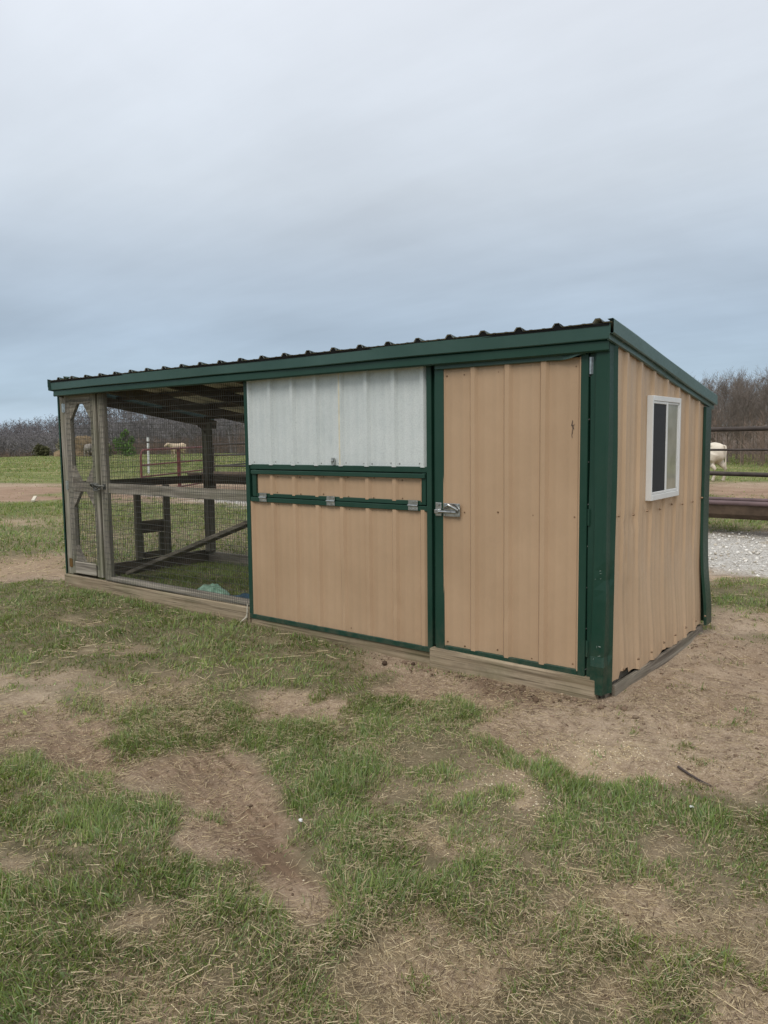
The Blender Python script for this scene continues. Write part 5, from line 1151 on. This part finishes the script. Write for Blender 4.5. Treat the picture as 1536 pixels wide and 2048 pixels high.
blades(150000, 20, 55, 0.04, 0.10, 0.014, 1, 'pasture_grass', 'grazed pasture grass running to the wood', 0.60, dead=0.35)
blades(115000, 42, 96, 0.06, 0.16, 0.030, 1, 'pasture_grass', 'far pasture grass below the wooded hill', 0.60, dead=0.45)
# straw and dead stems lying flat
def litter(n, r0, r1, lmin, lmax, wd, name, label, dens, cols, arch=0.006, half=0.70):
    x, y = scatter(n, r0, r1, half); keep = (rg.random(n) < dens(x, y)) & ~in_coop(x, y, 0.05); x, y = x[keep], y[keep]; n = len(x)
    L = lmin+(lmax-lmin)*rg.random(n)**2.2; az = rg.uniform(0, 2*math.pi, n); dx, dy = np.cos(az), np.sin(az); W_ = wd*rg.uniform(0.6, 1.5, n); V = []; bend = rg.normal(0, 0.12, n)
    hgt = rg.uniform(0.001, 0.016, n)*(0.5+cover(x, y)*2.2); tlt = rg.normal(0, 0.10, n)
    for k in range(2):
        f = k-0.5; ox = x+dx*L*f-dy*L*bend*abs(f)*0.6; oy = y+dy*L*f+dx*L*bend*abs(f)*0.6; z = gheight(ox, oy)+hgt+arch*(1-abs(f)*2)*rg.random(n)+L*f*tlt
        w_ = W_*(1 if k < 1 else 0.6); V += [np.stack([ox-(-dy)*w_, oy-dx*w_, z], -1), np.stack([ox, oy, z+w_*1.1], -1), np.stack([ox+(-dy)*w_, oy+dx*w_, z], -1)]
    V = np.stack(V, 1); base = np.arange(n)[:, None]*6; F = np.concatenate([base+np.array(q)[None] for q in ((0, 1, 4, 3), (1, 2, 5, 4))])
    o = mesh_np(name, V.reshape(-1, 3), None, F, M['grass']); cc = np.array(cols)[rg.integers(0, len(cols), n)]*rg.uniform(0.7, 1.25, (n, 1))
    set_col(o, 'blade', np.repeat(np.concatenate([cc, np.ones((n, 1))], -1), 6, 0)); return tag(o, label, 'straw', kind='stuff')
SC = [(0.56, 0.45, 0.28), (0.46, 0.36, 0.22), (0.68, 0.57, 0.38), (0.20, 0.145, 0.09), (0.40, 0.31, 0.20), (0.13, 0.092, 0.06)]
litter(230000, 1.3, 4.6, 0.008, 0.050, 0.0008, 'straw_litter', 'short dry straw clippings strewn over the foreground dirt', lambda x, y: np.clip(0.22+0.80*straw_at(x, y)-0.12*cover(x, y)+0.20*(fbm(x*2.3, y*2.3, 61) > 0.5)-0.12*skid_at(x, y)-0.12*ell(x, y, 0.3, -0.75, 0.8, 0.5, 0.6), 0, 1), SC)
litter(50000, 4.6, 13, 0.02, 0.12, 0.0018, 'straw_litter', 'short dry straw clippings strewn around the run', lambda x, y: np.clip(0.22+0.9*straw_at(x, y)+0.15*(fbm(x*2.3, y*2.3, 61) > 0.5), 0, 1)*(1-gravel_at(x, y)), SC)
litter(300, 1.4, 5.0, 0.07, 0.20, 0.0014, 'straw_stems', 'long pale straw stems lying in the foreground', lambda x, y: np.clip(0.25+0.6*straw_at(x, y)-0.3*ell(x, y, 0.3, -0.75, 0.8, 0.5, 0.6), 0, 1), [(0.68, 0.56, 0.35), (0.60, 0.48, 0.29), (0.74, 0.62, 0.40)], 0.02)
# solid grains: spilled cracked corn, clods, crushed stone
ICO = None
def pebbles(n, pts, smin, smax, name, label, cat, cols, flat=0.6, sub=1, skew=2.0, sink=0.25):
    bm = bmesh.new(); bmesh.ops.create_icosphere(bm, subdivisions=sub, radius=1.0); bm.verts.ensure_lookup_table(); base = np.array([v.co[:] for v in bm.verts]); fc = np.array([[v.index for v in f.verts] for f in bm.faces]); bm.free()
    x, y = pts; n = len(x); s = smin+(smax-smin)*rg.random(n)**skew; nv = len(base)
    V = base[None]*(1+rg.normal(0, 0.17, (n, nv, 1)))*np.stack([np.ones(n), rg.uniform(0.55, 1, n), rg.uniform(flat*0.6, flat*1.2, n)], -1)[:, None, :]; a = rg.uniform(0, 6.28, n); ca, sa_ = np.cos(a)[:, None], np.sin(a)[:, None]
    X_ = V[..., 0]*ca-V[..., 1]*sa_; Y_ = V[..., 0]*sa_+V[..., 1]*ca; z = gheight(x, y)+s*flat*(1-2*sink)*0.5
    P_ = np.stack([x[:, None]+X_*s[:, None], y[:, None]+Y_*s[:, None], z[:, None]+V[..., 2]*s[:, None]], -1).reshape(-1, 3); F = (np.arange(n)[:, None, None]*nv+fc[None]).reshape(-1, 3)
    o = mesh_np(name, P_, F, None, M['grain']); cc = np.array(cols)[rg.integers(0, len(cols), n)]*rg.uniform(0.8, 1.2, (n, 1)); set_col(o, 'blade', np.repeat(np.concatenate([cc, np.ones((n, 1))], -1), nv, 0)); return tag(o, label, cat, kind='stuff')
m, t, b = mat('loose_grains'); at = t.nodes.new('ShaderNodeVertexColor'); at.layer_name = 'blade'; g = t.nodes.new('ShaderNodeNewGeometry')
t.links.new(mixc(t, at.outputs['Color'], (0.75, 0.75, 0.75), mrange(t, noise(t, 60, 4, 0.6, g.outputs['Position']), 0.4, 0.7), 'MULTIPLY'), b.inputs['Base Color']); b.inputs['Roughness'].default_value = 0.85; b.inputs['Specular IOR Level'].default_value = 0.2; M['grain'] = m
x, y = scatter(90000, 1.8, 5.2, 0.6); k = rg.random(len(x)) < grain_at(x, y)*0.75+0.005; pebbles(0, (x[k], y[k]), 0.0020, 0.0048, 'spilled_grain', 'pale cracked corn spilled on the dirt before the coop corner', 'grain', [(0.74, 0.61, 0.40), (0.84, 0.74, 0.55), (0.62, 0.49, 0.28)])
x, y = scatter(110000, 1.4, 7.0, 0.68); k = (rg.random(len(x)) < (0.16*(1-cover(x, y))**2+0.7*(wet_at(x, y) > 0.34)*(skid_at(x, y) < 0.1)*(y > -0.6))) & ~in_coop(x, y, 0.0); pebbles(0, (x[k], y[k]), 0.0015, 0.013, 'soil_crumbs', 'crumbs and clods of brown soil on the bare ground', 'soil', [(0.20, 0.140, 0.095), (0.27, 0.195, 0.135), (0.15, 0.10, 0.066), (0.36, 0.27, 0.19)], 0.55, 1, 6.0)
x, y = scatter(26000, 3.0, 6.0, 0.6); k = (rg.random(len(x)) < 0.9*ell(x, y, -0.56, -0.20, 0.27, 0.07, -0.25, 0.6)+0.35*ell(x, y, -0.12, -0.14, 0.3, 0.05, 0, 0.6)+0.4*ell(x, y, -1.5, -0.12, 0.5, 0.05, -0.05, 0.6)) & ~in_coop(x, y, 0.0); pebbles(0, (x[k], y[k]), 0.004, 0.026, 'mud_clods', 'dark mud clods kicked up against the sill below the coop door', 'soil', [(0.12, 0.080, 0.052), (0.19, 0.130, 0.088), (0.085, 0.055, 0.036), (0.26, 0.19, 0.13)], 0.6, 1, 3.0)
x, y = scatter(52000, 7.5, 24, 0.62); k = (rg.random(len(x)) < np.clip(gravel_at(x, y)*1.1, 0, 1)) & ~in_coop(x, y, 0.1); pebbles(0, (x[k], y[k]), 0.007, 0.026, 'gravel', 'white crushed limestone strip behind the coop', 'gravel', [(0.72, 0.69, 0.63), (0.62, 0.58, 0.51), (0.80, 0.77, 0.71), (0.50, 0.45, 0.37)], 0.7, 1, 1.8, 0.1)
